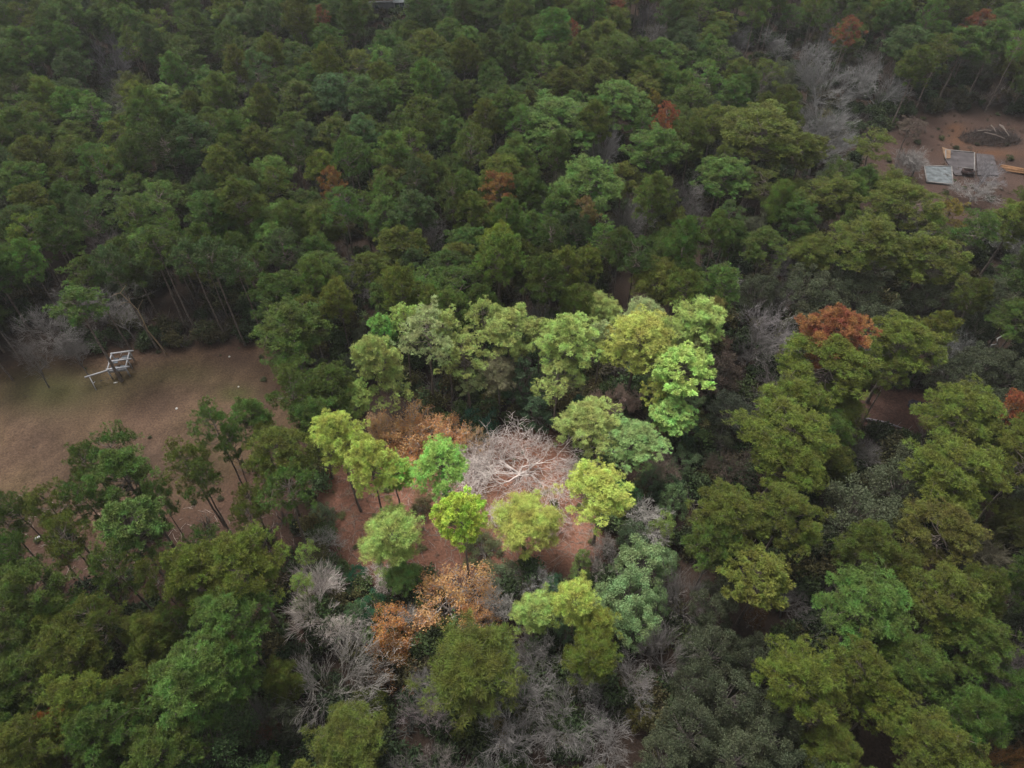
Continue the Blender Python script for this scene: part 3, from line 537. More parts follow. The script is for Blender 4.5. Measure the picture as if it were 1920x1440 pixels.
while tries < 42000:
    tries += 1
    y = rnd.uniform(2, 520); x = rnd.uniform(-1, 1) * (95 + y * .78)
    px, py, dep = pix(x, y, 18)
    kind, tint = choose(px, py)
    h = KH[kind] * rnd.uniform(.72, 1.14); R = {'pine': 3.9, 'pine_open': 3.9, 'pine_soft': 3.8, 'broad': 4.6, 'broad_low': 3.0, 'bare': 4.4}[kind] * rnd.uniform(.75, 1.25) * (1 + .22 * max(0, min(1, (y - 60) / 160)))
    px, py, dep = pix(x, y, h * KC[kind])
    inp = inpoly(px, py, PLOT)
    if inp: h *= .55; R *= .7
    ok = True; ci, cj = int(x // 8), int(y // 8)
    sp = 1.0
    if inpoly(px, py, UNDER): sp = 1.75; R *= .85
    for a in range(ci - 2, ci + 3):
        for b in range(cj - 2, cj + 3):
            for t in grid.get((a, b), ()):
                k = (.64 + .10 * max(0, min(1, (y - 110) / 80))) * sp
                if t['listed']: k = .74 if t['kind'] not in ('bare', 'bare_fan') else .8
                if math.hypot(t['x'] - x, t['y'] - y) < k * (t['R'] + R): ok = False; break
            if not ok: break
        if not ok: break
    if not ok: continue
    gx = (x, y)
    if any(inpoly(x, y, P) for P in (gF, gC, gS)) or (inpoly(x, y, gL) and not (py > 350)): continue
    if blocked(x, y, R, h, KC[kind]): continue
    # leave listed crowns in view: a filler may not stand in front of one
    bad = False
    for t in TREES:
        if not t['listed']: break
        if t['y'] <= y or t['y'] - y > 40: continue
        q = LQ[id(t)]; f = .85 if t['kind'].startswith('bare') or inp else .62
        if math.hypot(q[0] - px, q[1] - py) < f * (t['R'] + R) * F / q[2]: bad = True; break
    if bad or (inp and inpoly(px, py, CLEAR)): continue
    put(x, y, R, kind, jit(tint), h, False)
KIND = lambda k: 'pine' if k.startswith('pine') else 'broad' if k in ('broad', 'broad_low', 'cedar') else 'bare' if k.startswith('bare') else k
for t in TREES:
    q = pix(t['x'], t['y'], t['h'] * KC[t['kind']]); t['px'], t['py'], t['dep'] = q
    t['size'] = t['R'] * F / q[2]
    t['vis'] = -t['size'] < q[0] < 1920 + t['size'] and -t['size'] * .8 < q[1] < 1440 + t['size'] * 1.2
    t['fam'] = KIND(t['kind'])
indiv = []; rest = []
for fam in ('pine', 'broad', 'bare', 'rust_oak', 'snag'):
    L = sorted([t for t in TREES if t['fam'] == fam and t['vis']], key=lambda t: (-t['listed'], -t['size']))
    indiv += L[:300]; rest += L[300:]
rest += [t for t in TREES if not t['vis']]
print('TREES', len(TREES), 'individual', len(indiv), 'rest', len(rest), {f: sum(t['fam'] == f for t in indiv) for f in ('pine', 'broad', 'bare', 'rust_oak', 'snag')})

# ---- labels: colour + kind + rank outwards from a landmark
LM = [('the white timber play frame', 205, 690), ('the brush pile', 1855, 255), ('the orange topped pine', 1556, 626), ('the big sprawling bare oak', 985, 850),
      ('the house at the top', 735, 10), ('the dark concrete slab', 1815, 305), ('the brightened lime tufted pine', 868, 968), ('the huge grey bare tree', 612, 1282),
      ('the bare earth strip', 1690, 765), ('the pinkish dry tree', 1165, 740), ('the top left corner', 0, 0), ('the top right corner', 1920, 0),
      ('the bottom left corner', 0, 1440), ('the bottom right corner', 1920, 1440), ('the row of orange dry oaks', 800, 800), ('the small white grey bin', 73, 1013),
      ('the pale leaning dead trunk', 270, 590), ('the upright bare tree mid wood', 1130, 282), ('the rust red pine mid wood', 1255, 228), ('the big rust oak', 842, 1112),
      ('the tiny orange crown lower left', 97, 1357), ('the orange tinged pine mid wood', 935, 355), ('the small orange crown upper left', 628, 345), ('the pale bare tree upper left', 205, 122),
      ('the pale stump on the right', 1855, 645), ('the yellow tufted pine right', 1432, 1078), ('the glade top left corner', 683, 590), ('the glade top right corner', 1367, 565),
      ('the right edge middle', 1920, 720), ('the left edge at the wood', 0, 420), ('the bottom edge middle', 960, 1440), ('the top edge right', 1430, 0), ('the top edge left', 400, 0),
      ('the twin bare crowns by the glade', 1288, 1120), ('the bare fan trees upper right', 1590, 150), ('the middle of the dark wood', 800, 480), ('the middle of the upper left wood', 420, 230)]
LM += [('the far right lower pines', 1700, 1180), ('the tall pines beside the grass field', 430, 480), ('the upper middle wood', 860, 150)]
DIRS = ['right of', 'lower right of', 'below', 'lower left of', 'left of', 'upper left of', 'above', 'upper right of']
def ordn(n):
    w = ['nearest', 'second nearest', 'third nearest', 'fourth nearest', 'fifth nearest']
    return w[n] if n < 5 else '%d%s nearest' % (n + 1, 'th' if 10 <= (n + 1) % 100 <= 20 else {1: 'st', 2: 'nd', 3: 'rd'}.get((n + 1) % 10, 'th'))
def colour(c):
    r, g, b = c; v = max(c)
    if r > g * 1.9: return 'rust red' if r < .35 and v < .3 else 'bright orange'
    if r > g * 1.3: return 'orange brown' if v > .15 else 'dull brown'
    if r > g * 1.03: return 'yellow brown' if v > .1 else 'brownish'
    if g > r * 1.9: return 'emerald green' if v > .07 else 'deep green'
    if v > .28: return 'brightened lime'  # values this high come from brightness painted into the glade tints
    if v > .17: return 'brightened light green'
    if b > r * .75: return 'grey green'
    if r > g * .78: return 'olive green'
    return 'mid green' if v > .06 else 'dark green'
def wood(c): v = max(c); return 'brightened white' if v > .42 else 'pale grey' if v > .3 else 'silver grey' if v > .19 else 'dull grey' if v > .14 else 'dark brown grey'
NOUN = {'pine': 'round pine', 'pine_open': 'open branched pine', 'pine_soft': 'soft feathery pine', 'pine_tuft': 'tufted pine', 'pine_tall': 'tall trunked pine', 'broad': 'billowing broadleaf tree', 'broad_low': 'low leafy tree', 'cedar': 'narrow dense tree',
        'bare': 'bare tree', 'bare_spread': 'sprawling bare oak', 'bare_fan': 'fan shaped bare tree', 'rust_oak': 'dry leaved oak', 'snag': 'leafless leaning dead trunk'}
buckets = {}
for t in indiv:
    n, lx, ly = min(LM, key=lambda l: math.hypot(l[1] - t['px'], l[2] - t['py']))
    dx, dy = t['px'] - lx, t['py'] - ly; d = math.hypot(dx, dy)
    k = int(((math.degrees(math.atan2(dy, dx)) + 22.5) % 360) // 45)
    col = wood(t['tint']) if t['fam'] in ('bare', 'snag') else colour(t['tint'])
    t['col'] = col
    if d < 14 and t['listed'] and t['fam'] != 'broad': k = -1
    buckets.setdefault((col + ' ' + NOUN[t['kind']], n, k), []).append((d, t))
for (cn, n, k), L in buckets.items():
    L.sort(key=lambda a: a[0])
    for i, (d, t) in enumerate(L):
        if k == -1: t['label'] = '%s standing right at the spot of %s' % (cn, n) if i else '%s that is %s' % (cn, n)
        elif len(L) == 1: t['label'] = '%s just %s %s' % (cn, DIRS[k], n)
        else: t['label'] = '%s, %s one %s %s' % (cn, ordn(i), DIRS[k], n)
for t in indiv:
    if len(t['label'].split()) > 16: t['label'] = t['label'].replace(' of the ', ' of ').replace(' nearest one ', ' nearest ')
    if len(t['label'].split()) > 16: t['label'] = t['label'].replace(' timber play', ' play').replace('at the top', 'atop').replace(' the ', ' ')
    if len(t['label'].split()) > 16: print('LONG', t['label'])
SPEC = {(985, 850): 'huge sprawling brightened white bare oak in the red litter clearing', (868, 968): 'brightened yellow lime tufted pine standing alone in the clearing on a thin trunk',
        (1556, 626): 'dark green right wood pine whose whole crown has turned rust orange', (612, 1282): 'huge grey fan shaped bare tree just below the lower left of the glade',
        (1165, 740): 'pinkish brown dry leaved tree among green pines at upper right of the glade', (842, 1112): 'largest dry leaved orange oak with white limbs at the bottom of the glade',
        (1288, 1120): 'upper of the two grey fan shaped bare trees right of the glade', (1130, 282): 'silver grey upright bare tree alone in the middle of the far pine wood', (1255, 228): 'rust red pine crown in the middle of the far wood',
        (97, 1357): 'small bright orange crown among green pines near the bottom left corner', (205, 122): 'pale bare tree alone in the upper left pine wood', (628, 345): 'small orange brown crown in the upper left pine wood'}
def spec(t):
    for (a, b), s in SPEC.items():
        if t['listed'] and math.hypot(a - t['px'], b - t['py']) < 2.5: return s
OBJN = {'pine': 'pine_tree', 'broad': 'broadleaf_tree', 'bare': 'bare_tree', 'rust_oak': 'dry_oak_tree', 'snag': 'dead_tree'}
CATN = {'pine': 'pine tree', 'broad': 'leafy tree', 'bare': 'bare tree', 'rust_oak': 'oak tree', 'snag': 'dead tree'}
GRP = {'pine': 'pines of the wood', 'broad': 'evergreen broadleaf trees of the wood', 'bare': 'leafless trees of the wood', 'rust_oak': 'oaks with dry orange leaves'}
PN = {'broad_low': 'shrub_tree'}
PROTO = {}
for t in indiv:
    vs = LIB[t['kind']]; vi = rnd.randrange(len(vs)); tm, cm, R0, H0 = vs[vi][:4]
    key = (t['kind'], vi)
    if key not in PROTO:
        a = bpy.data.objects.new('trunk', tm); c = bpy.data.objects.new('crown', cm); r = bpy.data.objects.new('tree', None)
        PROTO[key] = (r, a, c)
    r0, a0, c0 = PROTO[key]
    r = r0.copy(); r.name = OBJN[t['fam']]; a = a0.copy(); c = c0.copy(); a.name = 'trunk'; c.name = 'branches' if t['fam'] in ('bare', 'snag') else 'crown'
    for o in (r, a, c): COL.objects.link(o)
    a.parent = r; c.parent = r
    r.location = (t['x'], t['y'], hz(t['x'], t['y']) - .05)
    r.rotation_euler = (rnd.uniform(-.03, .03), rnd.uniform(-.03, .03), rnd.random() * 6.28)
    s = t['R'] / R0 if t['kind'] != 'snag' else 1
    r.scale = (s, s, t['h'] / H0)
    if t['kind'] == 'snag': r.rotation_euler = (.05, -.12, 1)
    tag(r, spec(t) or t['label'], CATN[t['fam']], GRP.get(t['fam']))
    c['tint'] = [*t['tint']]; a['tint'] = [*t['tint']]
    if t['kind'] == 'rust_oak':   # pale limbs, dry leaves
        pass

# ------------------------------------------------------------------ stuff: far wood and undergrowth as instances of the same trees
def gn_scatter(name, pts, protos, label, cat):
    """pts: (x,y,z, rot, sx, sz, proto index, tint)"""
    col = bpy.data.collections.new(name + '_kinds')
    for i, (nm, me) in enumerate(protos):
        o = bpy.data.objects.new('%s_%02d' % (nm, i), me); col.objects.link(o)
    me = bpy.data.meshes.new(name); me.from_pydata([p[:3] for p in pts], [], [])
    def attr(n, ty, key, vals): a = me.attributes.new(n, ty, 'POINT'); a.data.foreach_set(key, np.array(vals, np.int32 if ty == 'INT' else np.float32).ravel())
    attr('rot', 'FLOAT_VECTOR', 'vector', [(0, 0, p[3]) for p in pts]); attr('scl', 'FLOAT_VECTOR', 'vector', [(p[4], p[4], p[5]) for p in pts])
    attr('idx', 'INT', 'value', [p[6] for p in pts]); attr('tint', 'FLOAT_VECTOR', 'vector', [p[7] for p in pts])
    o = bpy.data.objects.new(name, me); COL.objects.link(o)
    g = bpy.data.node_groups.new(name, 'GeometryNodeTree')
    g.interface.new_socket('Geometry', in_out='INPUT', socket_type='NodeSocketGeometry'); g.interface.new_socket('Geometry', in_out='OUTPUT', socket_type='NodeSocketGeometry')
    gi = g.nodes.new('NodeGroupInput'); go = g.nodes.new('NodeGroupOutput')
    ip = g.nodes.new('GeometryNodeInstanceOnPoints'); ci = g.nodes.new('GeometryNodeCollectionInfo')
    ci.inputs['Collection'].default_value = col; ci.inputs['Separate Children'].default_value = True; ci.inputs['Reset Children'].default_value = True
    def na(n, ty): x = g.nodes.new('GeometryNodeInputNamedAttribute'); x.data_type = ty; x.inputs['Name'].default_value = n; return x.outputs[0]
    mp = g.nodes.new('GeometryNodeMeshToPoints')
    g.links.new(gi.outputs[0], mp.inputs[0]); g.links.new(mp.outputs[0], ip.inputs['Points']); g.links.new(ci.outputs[0], ip.inputs['Instance'])
    ip.inputs['Pick Instance'].default_value = True
    g.links.new(na('idx', 'INT'), ip.inputs['Instance Index']); g.links.new(na('rot', 'FLOAT_VECTOR'), ip.inputs['Rotation']); g.links.new(na('scl', 'FLOAT_VECTOR'), ip.inputs['Scale'])
    g.links.new(ip.outputs[0], go.inputs[0])
    md = o.modifiers.new('scatter', 'NODES'); md.node_group = g
    tag(o, label, cat, kind='stuff'); return o
def combo(key, i):
    tm, cm, R, Ht, Tm, Cm, mats = LIB[key][i]
    mb = MB(); mb.v = Tm.v + Cm.v; mb.leaf = Tm.leaf + Cm.leaf; mb.f = list(Tm.f) + [f + Tm.n for f in Cm.f]; mb.m = list(Tm.m) + [m + 1 for m in Cm.m]
    return mb.mesh(key + '_whole', list(mats))
for fam, name, label in (('pine', 'distant_pines', 'far pine wood reaching past the top of the picture'), ('broad', 'distant_broadleaf_trees', 'farther grey green leafy trees among the pines'), ('bare', 'distant_bare_trees', 'farther leafless trees among the pines')):
    L = [t for t in rest if t['fam'] == fam]
    if not L: continue
    ks = sorted({t['kind'] for t in L}); pr = []; start = {}
    for k in ks:
        start[k] = len(pr)
        for i in range(len(LIB[k])): pr.append((name[:4] + '%02d' % len(pr), combo(k, i)))
    pts = []
    for t in L:
        v = rnd.randrange(len(LIB[t['kind']])); R0, H0 = LIB[t['kind']][v][2:4]
        pts.append((t['x'], t['y'], hz(t['x'], t['y']) if t['y'] < 400 and abs(t['x']) < 300 else 0, rnd.random() * 6.28, t['R'] / R0, t['h'] / H0, start[t['kind']] + v, t['tint']))
    gn_scatter(name, pts, pr, label, 'wood')

# undergrowth: shrubs and twiggy brush on the forest floor
def shrub(seed, twiggy):
    rng = np.random.default_rng(seed); S = MB()
    for i in range(9):
        a, r = rng.random() * 6.28, rng.uniform(.1, 1.3); b = np.array([r * .3 * math.cos(a), r * .3 * math.sin(a), 0]); e = np.array([r * math.cos(a), r * math.sin(a), rng.uniform(.7, 2.0)])
        tube(S, [b, (b + e) / 2 + rng.normal(0, .12, 3), e], [.05, .035, .015], 4, 0)
        for _ in range(5 if twiggy else 1): tube(S, [(b + e) / 2, e + rng.normal(0, .5, 3)], [.025, .012], 3, 0)
        if not twiggy:
            m = 130; d = unit(rng, m, .3); blades(S, e + d * rng.uniform(.2, .85, (m, 1)) * [1, 1, .7], unit(rng, m, .2), rng.uniform(.2, .38, m), np.full(m, .085), rng, 1)
    return S.mesh('shrub', [M_TWIG if twiggy else M_GREYBARK, M_LEAF])
SH = [('shrub', shrub(200 + i, i > 3)) for i in range(6)]
SH = [('%s%02d' % (n, i), m) for i, (n, m) in enumerate(SH)]
pts = []
for _ in range(17000):
    y = rnd.uniform(5, 330); x = rnd.uniform(-1, 1) * (75 + y * .70)
    if any(inpoly(x, y, P) for P in (gF, gC, gS, gL)): continue
    if inpoly(x, y, gU) and rnd.random() < .72: continue
    if y < 150 and noise.noise(Vector((x * .05, y * .05, 9))) < -.3: continue
    px, py, _d = pix(x, y, 1); inp = inpoly(px, py, PLOT)
    if py < 30: continue
    tw = rnd.random() < .42; s = rnd.uniform(.7, 2.1)
    tint = jit((.10, .09, .08) if tw else rnd.choice([(.036, .055, .018), (.032, .048, .020), (.052, .048, .020)]))
    if inp: tint = tuple(c * 2.0 for c in tint)  # shrub colour raised inside the plot to imitate its brighter light
    pts.append((x, y, hz(x, y) - .05, rnd.random() * 6.28, s, s * rnd.uniform(.7, 1.2), rnd.choice([4, 5]) if tw else rnd.randrange(4), tint))
for _ in range(5600):
    y = rnd.uniform(30, 260); x = rnd.uniform(-130, 180)
    inc, inf, inl = inpoly(x, y, gC), inpoly(x, y, gF), inpoly(x, y, gL)
    if not (inc or inf or inl): continue
    if inf and rnd.random() > .04 + math.exp(-distpoly(x, y, gF) / 3): continue
    if inc and rnd.random() > .9: continue
    tw = rnd.random() < (.6 if inc else .85 if inl else .3); s = rnd.uniform(.15, .5) * (1.35 if inc else 1.7 if inl else 1)
    tint = jit(((.30, .22, .17) if inc else (.10, .075, .055)) if tw else (.16, .17, .07) if inc else (.045, .05, .02))  # weeds and twigs in the clearing are lightened to match its painted brightness
    pts.append((x, y, hz(x, y) - .03, rnd.random() * 6.28, s, s * .6, rnd.choice([4, 5]) if tw else rnd.randrange(4), tint))
gn_scatter('undergrowth', pts, SH, 'dark shrubs and twiggy brush covering the forest floor', 'undergrowth')
# fallen sticks in the clearing and on the litter under the pines
def sticks():
    rng = np.random.default_rng(5); S = MB(); n = 0
    while n < 1500:
        if n < 1250: p = at(rng.uniform(620, 1130), rng.uniform(820, 1080)); ok = inpoly(p.x, p.y, gC)
        else: p = at(rng.uniform(0, 560), rng.uniform(930, 1180)); ok = True
        if not ok: continue
        n += 1; a = rng.random() * 6.28; L = rng.uniform(.4, 2.6); d = np.array([math.cos(a), math.sin(a), 0]) * L / 2
        c = np.array([p.x, p.y, hz(p.x, p.y) + .04]); m = c + rng.normal(0, .1, 3) * [1, 1, .4] + [0, 0, .05]
        tube(S, [c - d, m, c + d], [.03, .04, .015], 4, 0, rng.random())
        if L > 1.2: tube(S, [m, m + [math.cos(a + .7) * L * .35, math.sin(a + .7) * L * .35, .15]], [.025, .01], 3, 0)
    o = obj('fallen_sticks', S, M_TWIG); o['tint'] = [.34, .27, .23]  # stick colour lightened along with the brightened clearing
    tag(o, 'brightened dead sticks strewn over the red leaf litter', 'sticks', kind='stuff')
sticks()

# ------------------------------------------------------------------ things made by people
def playset():
    zt = 2.5
    bl, br, tl = at(201.3, 694.2, zt), at(235.5, 689.8, zt), at(191, 668.7, zt)
    ax = (br - bl); wx = ax.length; rz = math.atan2(ax.y, ax.x); dy = (tl - bl).length
    root = empty('play_frame', (bl.x, bl.y, hz(bl.x, bl.y)), rz)
    tag(root, 'weathered white timber play frame with swing beam on the grass field', 'play frame')
    D = dy
    for x, y in ((0, 0), (wx, 0), (0, D), (wx, D), (0, D * .5), (wx, D * .5)):
        m = MB(); box(m, (x, y, 1.26), (.2, .2, 2.52)); obj('post', m, M_WOODGREY, root)
    for x in (0, wx):
        m = MB(); box(m, (x, D / 2, 2.64), (.24, D + .7, .2)); obj('side_beam', m, M_WOODGREY, root)
    for y, z in ((.05, 2.8), (D * .5, 2.8), (D, 2.8)):
        m = MB(); box(m, (wx / 2 + .35, y, z), (wx + 1.1, .28, .16)); obj('cross_beam', m, M_WOODGREY, root)
    for (x0, x1, y0, y1, z) in ((.09, wx * .47, .1, 1.6, 1.9), (wx * .55, wx - .09, .1, 1.6, 1.9), (wx * .50, wx - .1, D * .68, D - .1, 1.8), (.09, wx * .3, D * .62, D * .95, 1.5)):
        m = MB(); nb = 7
        for i in range(nb): box(m, ((x0 + x1) / 2, y0 + (i + .5) * (y1 - y0) / nb, z), (x1 - x0, (y1 - y0) / nb - .03, .05))
        obj('deck', m, M_DECK, root)
    for x0, x1, y in ((0.08, wx * .48, -.04), (wx * .54, wx - .08, -.04), (wx * .5, wx - .08, D * .66)):
        m = MB(); box(m, ((x0 + x1) / 2, y, 2.2), (x1 - x0, .1, .8)); obj('rail_panel', m, M_WOODGREY, root)
    m = MB(); beam(m, (-.05, D + .7, 2.2), (wx * .9, D + 1.0, 2.2), .09); beam(m, (wx * .48, D * .9, 2.2), (wx * .48, D + 1.0, 2.2), .09); obj('top_rail', m, M_WOODGREY, root)
    m = MB(); beam(m, (wx * .50, 0.3, 0), (wx * .50, 0.3, 2.4), .14); obj('ladder_post', m, M_DARK, root)
    # swing beam with its end leg
    e = at(158.5, 707, 2.75); f = at(202, 694, 2.75); foot = at(180.5, 731.5, 0)
    inv = lambda p: ((p.x - bl.x) * math.cos(rz) + (p.y - bl.y) * math.sin(rz), -(p.x - bl.x) * math.sin(rz) + (p.y - bl.y) * math.cos(rz), p.z)
    m = MB(); beam(m, inv(e), (inv(f)[0] - .05, inv(f)[1], 2.75), .26, .26); obj('swing_beam', m, M_WOODGREY, root)
    g = inv(e); g2 = (g[0] + .9, g[1] + .1, 2.65)
    m = MB(); beam(m, g2, inv(foot), .17, .14); obj('leg', m, M_WOODGREY, root)
    m = MB(); ft = inv(foot); mid = [(a + b) / 2 for a, b in zip(g2, ft)]; beam(m, (mid[0] + .12, mid[1], mid[2] + .15), (mid[0] + .45, mid[1] + .3, mid[2] + .2), .1); obj('brace', m, M_WOODGREY, root)
    for sx in (2.3, 3.6):
        m = MB(); bx = g[0] + sx
        yy = g[1] + (inv(f)[1] - g[1]) * sx / max(.1, inv(f)[0] - g[0])
        tube(m, [(bx - .22, yy, 2.64), (bx - .22, yy, .62)], [.012, .012], 4); tube(m, [(bx + .22, yy, 2.64), (bx + .22, yy, .62)], [.012, .012], 4); box(m, (bx, yy, .6), (.5, .18, .04))
        obj('swing', m, M_DARK, root)
playset()
def plank(px, py, L, w, rz, label):
    p = at(px, py); m = MB(); box(m, (0, 0, .06), (L, w, .1)); box(m, (L * .1, w * .55, .05), (L * .7, w * .5, .06), .12)
    o = obj('plank', m, M_STONE); o.location = (p.x, p.y, hz(p.x, p.y)); o.rotation_euler = (0, 0, rz); tag(o, label, 'plank')
plank(216.6, 717.5, .75, .25, .25, 'short pale plank lying on the grass in front of the play frame')
def rock(px, py, s, label, seed):
    import bmesh
    bm = bmesh.new(); bmesh.ops.create_icosphere(bm, subdivisions=2, radius=s)
    r = random.Random(seed)
    for v in bm.verts:
        v.co *= 1 + .35 * noise.noise(v.co * 2 / s + Vector((seed, 0, 0))); v.co.z *= .55; v.co.z += s * .25
    me = bpy.data.meshes.new('stone'); bm.to_mesh(me); bm.free(); me.materials.append(M_STONE)
    o = bpy.data.objects.new('stone', me); COL.objects.link(o); p = at(px, py); o.location = (p.x, p.y, hz(p.x, p.y)); tag(o, label, 'stone', 'pale stones in the open')
rock(430, 669, .25, 'small white stone near the far right end of the grass field', 1)
rock(331, 766, .27, 'small white stone in the middle of the grass field', 2)
rock(539, 704, .3, 'small white stone on litter under the pine right of the grass field', 3)
rock(447, 725, .2, 'small white stone beside the darker grass ring on the field', 4)
rock(1866, 1062, .35, 'small white stone seen through the bare olive tree at lower right', 5)
rock(1109, 754, .35, 'small white stone on litter in the upper right of the glade', 6)
def bin_():
    p = at(73, 1013); root = empty('storage_bin', (p.x, p.y, hz(p.x, p.y)), .6); tag(root, 'small dark bin with a white lid on the ground between lower left pines', 'bin')
    m = MB(); box(m, (0, 0, .3), (.9, .6, .6)); obj('body', m, M_DARK, root)
    m = MB(); box(m, (.1, -.05, .66), (.8, .45, .1)); box(m, (.1, -.05, .74), (.55, .28, .07)); obj('lid', m, M_WHITE, root)
bin_()
def lot():
    def quad(name, P, z0, z1, mt, label, cat, extra=None):
        c = at(*P[0]); root = None
        V = [at(*p) for p in P]; n = len(V); m = MB()
        m.add([(v.x, v.y, z) for z in (z0, z1) for v in V], [[i, (i + 1) % n, n + (i + 1) % n, n + i] for i in range(n)], 0)
        m.add([(v.x, v.y, z1) for v in V], [list(range(n))], 0)
        return m, V
    m, V = quad('s', [(1772, 300), (1772, 283), (1826, 288), (1826, 330), (1790, 330)], -.3, .30, None, '', '')
    root = empty('foundation_slab', (0, 0, 0)); tag(root, 'dark stained concrete foundation slab with pale edge in the red soil lot', 'slab'); obj('slab', m, M_SLAB, root)
    m = MB(); 
    for a, b in ((0, 1), (1, 2), (2, 3)): beam(m, (V[a].x, V[a].y, .38), (V[b].x, V[b].y, .38), .35, .25)
    obj('edge', m, M_RIM, root)
    m, V = quad('d', [(1830, 289), (1862, 293), (1872, 330), (1832, 330)], -.3, .36, None, '', ''); o = obj('wall_footing', m, M_SLAB); tag(o, 'second darker slab right beside the pale edged foundation', 'slab')
    root = empty('concrete_pad', (0, 0, 0)); tag(root, 'pale grey square concrete pad left of the foundation slab', 'pad')
    m, V = quad('p', [(1732, 313), (1783, 314), (1786, 348), (1737, 343)], -.3, .34, None, '', ''); obj('pad', m, M_CONC, root)
    m = MB()
    for a in range(4): b = (a + 1) % 4; beam(m, (V[a].x, V[a].y, .40), (V[b].x, V[b].y, .40), .3, .2)
    obj('edge', m, M_RIM, root)
    m, V = quad('w', [(1765, 278), (1781, 284), (1781, 299), (1771, 300)], 0.0, .5, None, '', ''); o = obj('sand_patch', m, M_SAND); tag(o, 'tan patch of sand at the left corner of the foundation slab', 'sand')
    p = at(1812, 328); root = empty('dumpster', (p.x, p.y, .3), -.15); tag(root, 'open dark dumpster with pale rim standing on the slab', 'dumpster')
    m = MB(); box(m, (0, 0, .1), (3.0, 1.6, .2)); box(m, (0, -.8, .75), (3.0, .1, 1.3)); box(m, (0, .8, .75), (3.0, .1, 1.3)); box(m, (-1.45, 0, .75), (.1, 1.5, 1.3)); box(m, (1.45, 0, .75), (.1, 1.5, 1.3)); obj('body', m, M_METAL, root)
    m = MB(); box(m, (0, .8, 1.45), (3.2, .22, .12)); box(m, (1.5, 0, 1.45), (.2, 1.4, .12)); obj('rim', m, M_RIM, root)
    p = at(1908, 322); root = empty('timber_stack', (p.x, p.y, 0), -.45); tag(root, 'heap of fresh orange timber at the right edge of the soil lot', 'timber stack')
    rr = random.Random(3)
    m = MB()
    for i in range(16): y = rr.uniform(-1.6, 1.6); beam(m, (-4 + rr.uniform(-1, 1), y, .25 + .5 * rr.random()), (3.5 + rr.uniform(-1, 1), y + rr.uniform(-.5, .5), .25 + .5 * rr.random()), .35, .2)
    obj('planks', m, M_LOG, root)
    # brush pile
    p = at(1856, 262); root = empty('brush_pile', (p.x, p.y, 0)); tag(root, 'long heap of dark cleared brush with pale logs in the red soil lot', 'brush pile')
    rng = np.random.default_rng(9); m = MB()
    for i in range(1500):
        a = rng.random() * 6.28; r = math.sqrt(rng.random()); x, y = r * 9.5 * math.cos(a), r * 4.6 * math.sin(a); z = (1 - r * r) * 3.2 * rng.uniform(.3, 1)
        d = unit(rng, 1, .25)[0] * rng.uniform(.7, 2.4); c = np.array([x, y, max(.1, z)]); m_ = c + d * .5 + rng.normal(0, .2, 3)
        tube(m, [c, m_, c + d], [.06, .045, .015], 3, 0, rng.random())
    o = obj('brush', m, M_TWIG, root); o['tint'] = [.055, .042, .038]
    m = MB(); 
    for a, b in (((-4, -1.5, 3.2), (1.5, -4.2, 2.6)), ((1.5, 1.5, 4.2), (3.0, -3.2, 3.0)), ((2.0, 2.0, 4), (2.8, -.6, 3.6)), ((-1, 1.5, 4), (-.5, -1.2, 3.4)), ((-5, .5, 2.6), (-1.5, -.6, 3.4))): tube(m, [a, [(u + v) / 2 + .15 for u, v in zip(a, b)], b], [.17, .15, .1], 7)
    o = obj('logs', m, M_TWIG, root); o['tint'] = [.13, .105, .09]
lot()
def house():
    p = at(728, 27); root = empty('house', (p.x, p.y, 0), math.radians(4)); tag(root, 'pale house with brown roof and screened porch at the top edge of the picture', 'house')
    m = MB(); box(m, (-2, 6.5, 2.4), (22, 9, 4.8)); obj('wall', m, M_WALL, root)
    m = MB(); m.add([(-14, 1.4, 4.7), (3.2, 1.4, 4.7), (3.2, 11.6, 8.3), (-14, 11.6, 8.3), (3.2, 21, 4.7), (-14, 21, 4.7)], [[0, 1, 2, 3], [3, 2, 4, 5]]); m.add([(-14, 1.4, 4.45), (3.2, 1.4, 4.45), (3.2, 11.6, 8.05), (-14, 11.6, 8.05)], [[3, 2, 1, 0]]); obj('roof', m, M_ROOF, root)
    m = MB(); box(m, (-5.4, 1.32, 4.35), (17.2, .12, .75)); obj('fascia', m, M_TRIM, root)
    pr = MB(); box(pr, (5, 1.8, 2.2), (4.2, 4.6, 4.4)); box(pr, (5, 1.8, 4.6), (5, 5.4, .25)); porch = obj('porch', pr, M_GLASS, root)
    m = MB()
    for x in (2.95, 5, 7.05): box(m, (x, -.62, 2.6), (.3, .16, 4))
    for z in (.9, 2.2, 4.5): box(m, (5, -.62, z), (4.4, .14, .3))
    obj('frame', m, M_TRIM, porch)
    m = MB(); m.add([(2.3, -1.2, 4.8), (7.7, -1.2, 4.8), (7.0, 3.5, 6.4), (3, 3.5, 6.4)], [[0, 1, 2, 3]]); m.add([(2.3, -1.2, 4.72), (7.7, -1.2, 4.72), (7.0, 3.5, 6.32), (3, 3.5, 6.32)], [[3, 2, 1, 0]]); obj('porch_roof', m, M_CONC, root)
    for x in (-12, -8.5, -5): 
        m = MB(); box(m, (x + .5, 1.93, 2.3), (1.4, .1, 1.5)); w = obj('window', m, M_GLASS, root); m = MB(); box(m, (x + .5, 1.9, 3.12), (1.7, .16, .16)); box(m, (x + .5, 1.9, 1.46), (1.7, .16, .16)); box(m, (x - .29, 1.9, 2.3), (.15, .16, 1.5)); box(m, (x + 1.29, 1.9, 2.3), (.15, .16, 1.5)); obj('frame', m, M_TRIM, w)
house()
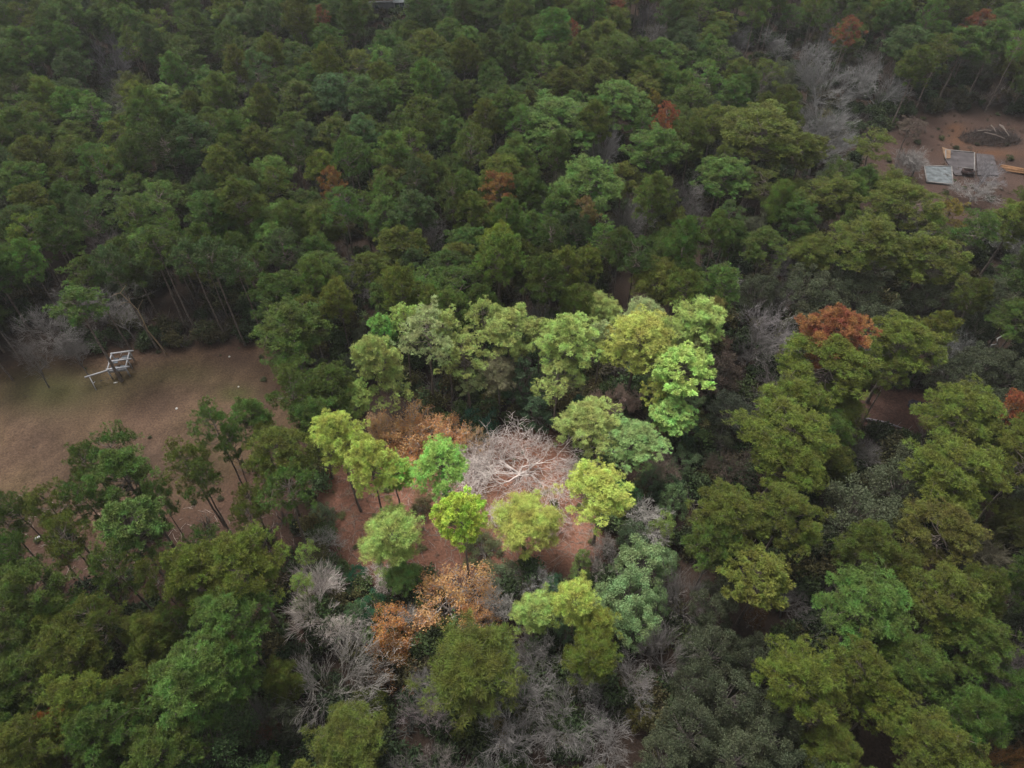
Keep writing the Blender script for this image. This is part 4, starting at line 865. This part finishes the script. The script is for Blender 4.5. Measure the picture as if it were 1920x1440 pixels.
def strip():
    a, b = at(1619, 786), at(1662, 795); c = at(1705, 810); root = empty('fallen_trunk', (a.x, a.y, .1)); tag(root, 'long pale fallen trunk along the lower edge of the bare earth strip', 'fallen trunk')
    m = MB(); tube(m, [(0, 0, .2), (b.x - a.x, b.y - a.y, .28), (c.x - a.x, c.y - a.y, .2)], [.28, .22, .1], 8); o = obj('trunk', m, M_TWIG, root); o['tint'] = [.16, .14, .16]
    m = MB(); 
    for i, f in enumerate((.55, .7, .85, .95)): q = a.lerp(c, f) - a; tube(m, [(q.x, q.y, .25), (q.x + 1.2, q.y + (.9 if i % 2 else -1.1), .9)], [.07, .02], 4)
    o = obj('branches', m, M_TWIG, root); o['tint'] = [.16, .14, .15]
    rr = random.Random(2); m = MB(); P = []
    c0 = at(1732, 764)
    for k in range(22): t = k / 22 * 2 * math.pi; P.append((c0.x + 3.4 * math.cos(t) * rr.uniform(.8, 1.1) , c0.y + 1.9 * math.sin(t) * rr.uniform(.8, 1.15) - .35 * math.cos(t) * 2, hz(c0.x, c0.y) + .12))
    m.add(P, [list(range(22))]); o = obj('water', m, M_WATER); o['kind'] = 'structure'
    p = at(1853, 662); T_, C_ = snag(99, Ht=7, r=.26, nb=4, L=1.2); root = empty('broken_trunk', (p.x, p.y, 0)); root.rotation_euler = (0, .18, 0); tag(root, 'thin pale broken trunk sticking up in the dark right hand wood', 'dead trunk')
    o = obj('trunk', T_, M_TWIG, root); o['tint'] = [.3, .3, .29]; o = obj('stub_branches', C_, M_TWIG, root); o['tint'] = [.25, .25, .24]
strip()
def haze():
    m = bpy.data.materials.new('thin_haze'); m.use_nodes = True; t = m.node_tree; t.nodes.clear()
    v = t.nodes.new('ShaderNodeVolumePrincipled'); o = t.nodes.new('ShaderNodeOutputMaterial')
    v.inputs['Color'].default_value = (.80, .82, .84, 1); v.inputs['Density'].default_value = HAZE; v.inputs['Anisotropy'].default_value = .2
    t.links.new(v.outputs[0], o.inputs['Volume'])
    mb = MB(); box(mb, (0, 150, 58), (1300, 1100, 122)); h = obj('haze', mb, m); h['kind'] = 'stuff'; h['label'] = 'thin pale haze in the air over the wood'
haze()
print('objects', len(SC.objects))
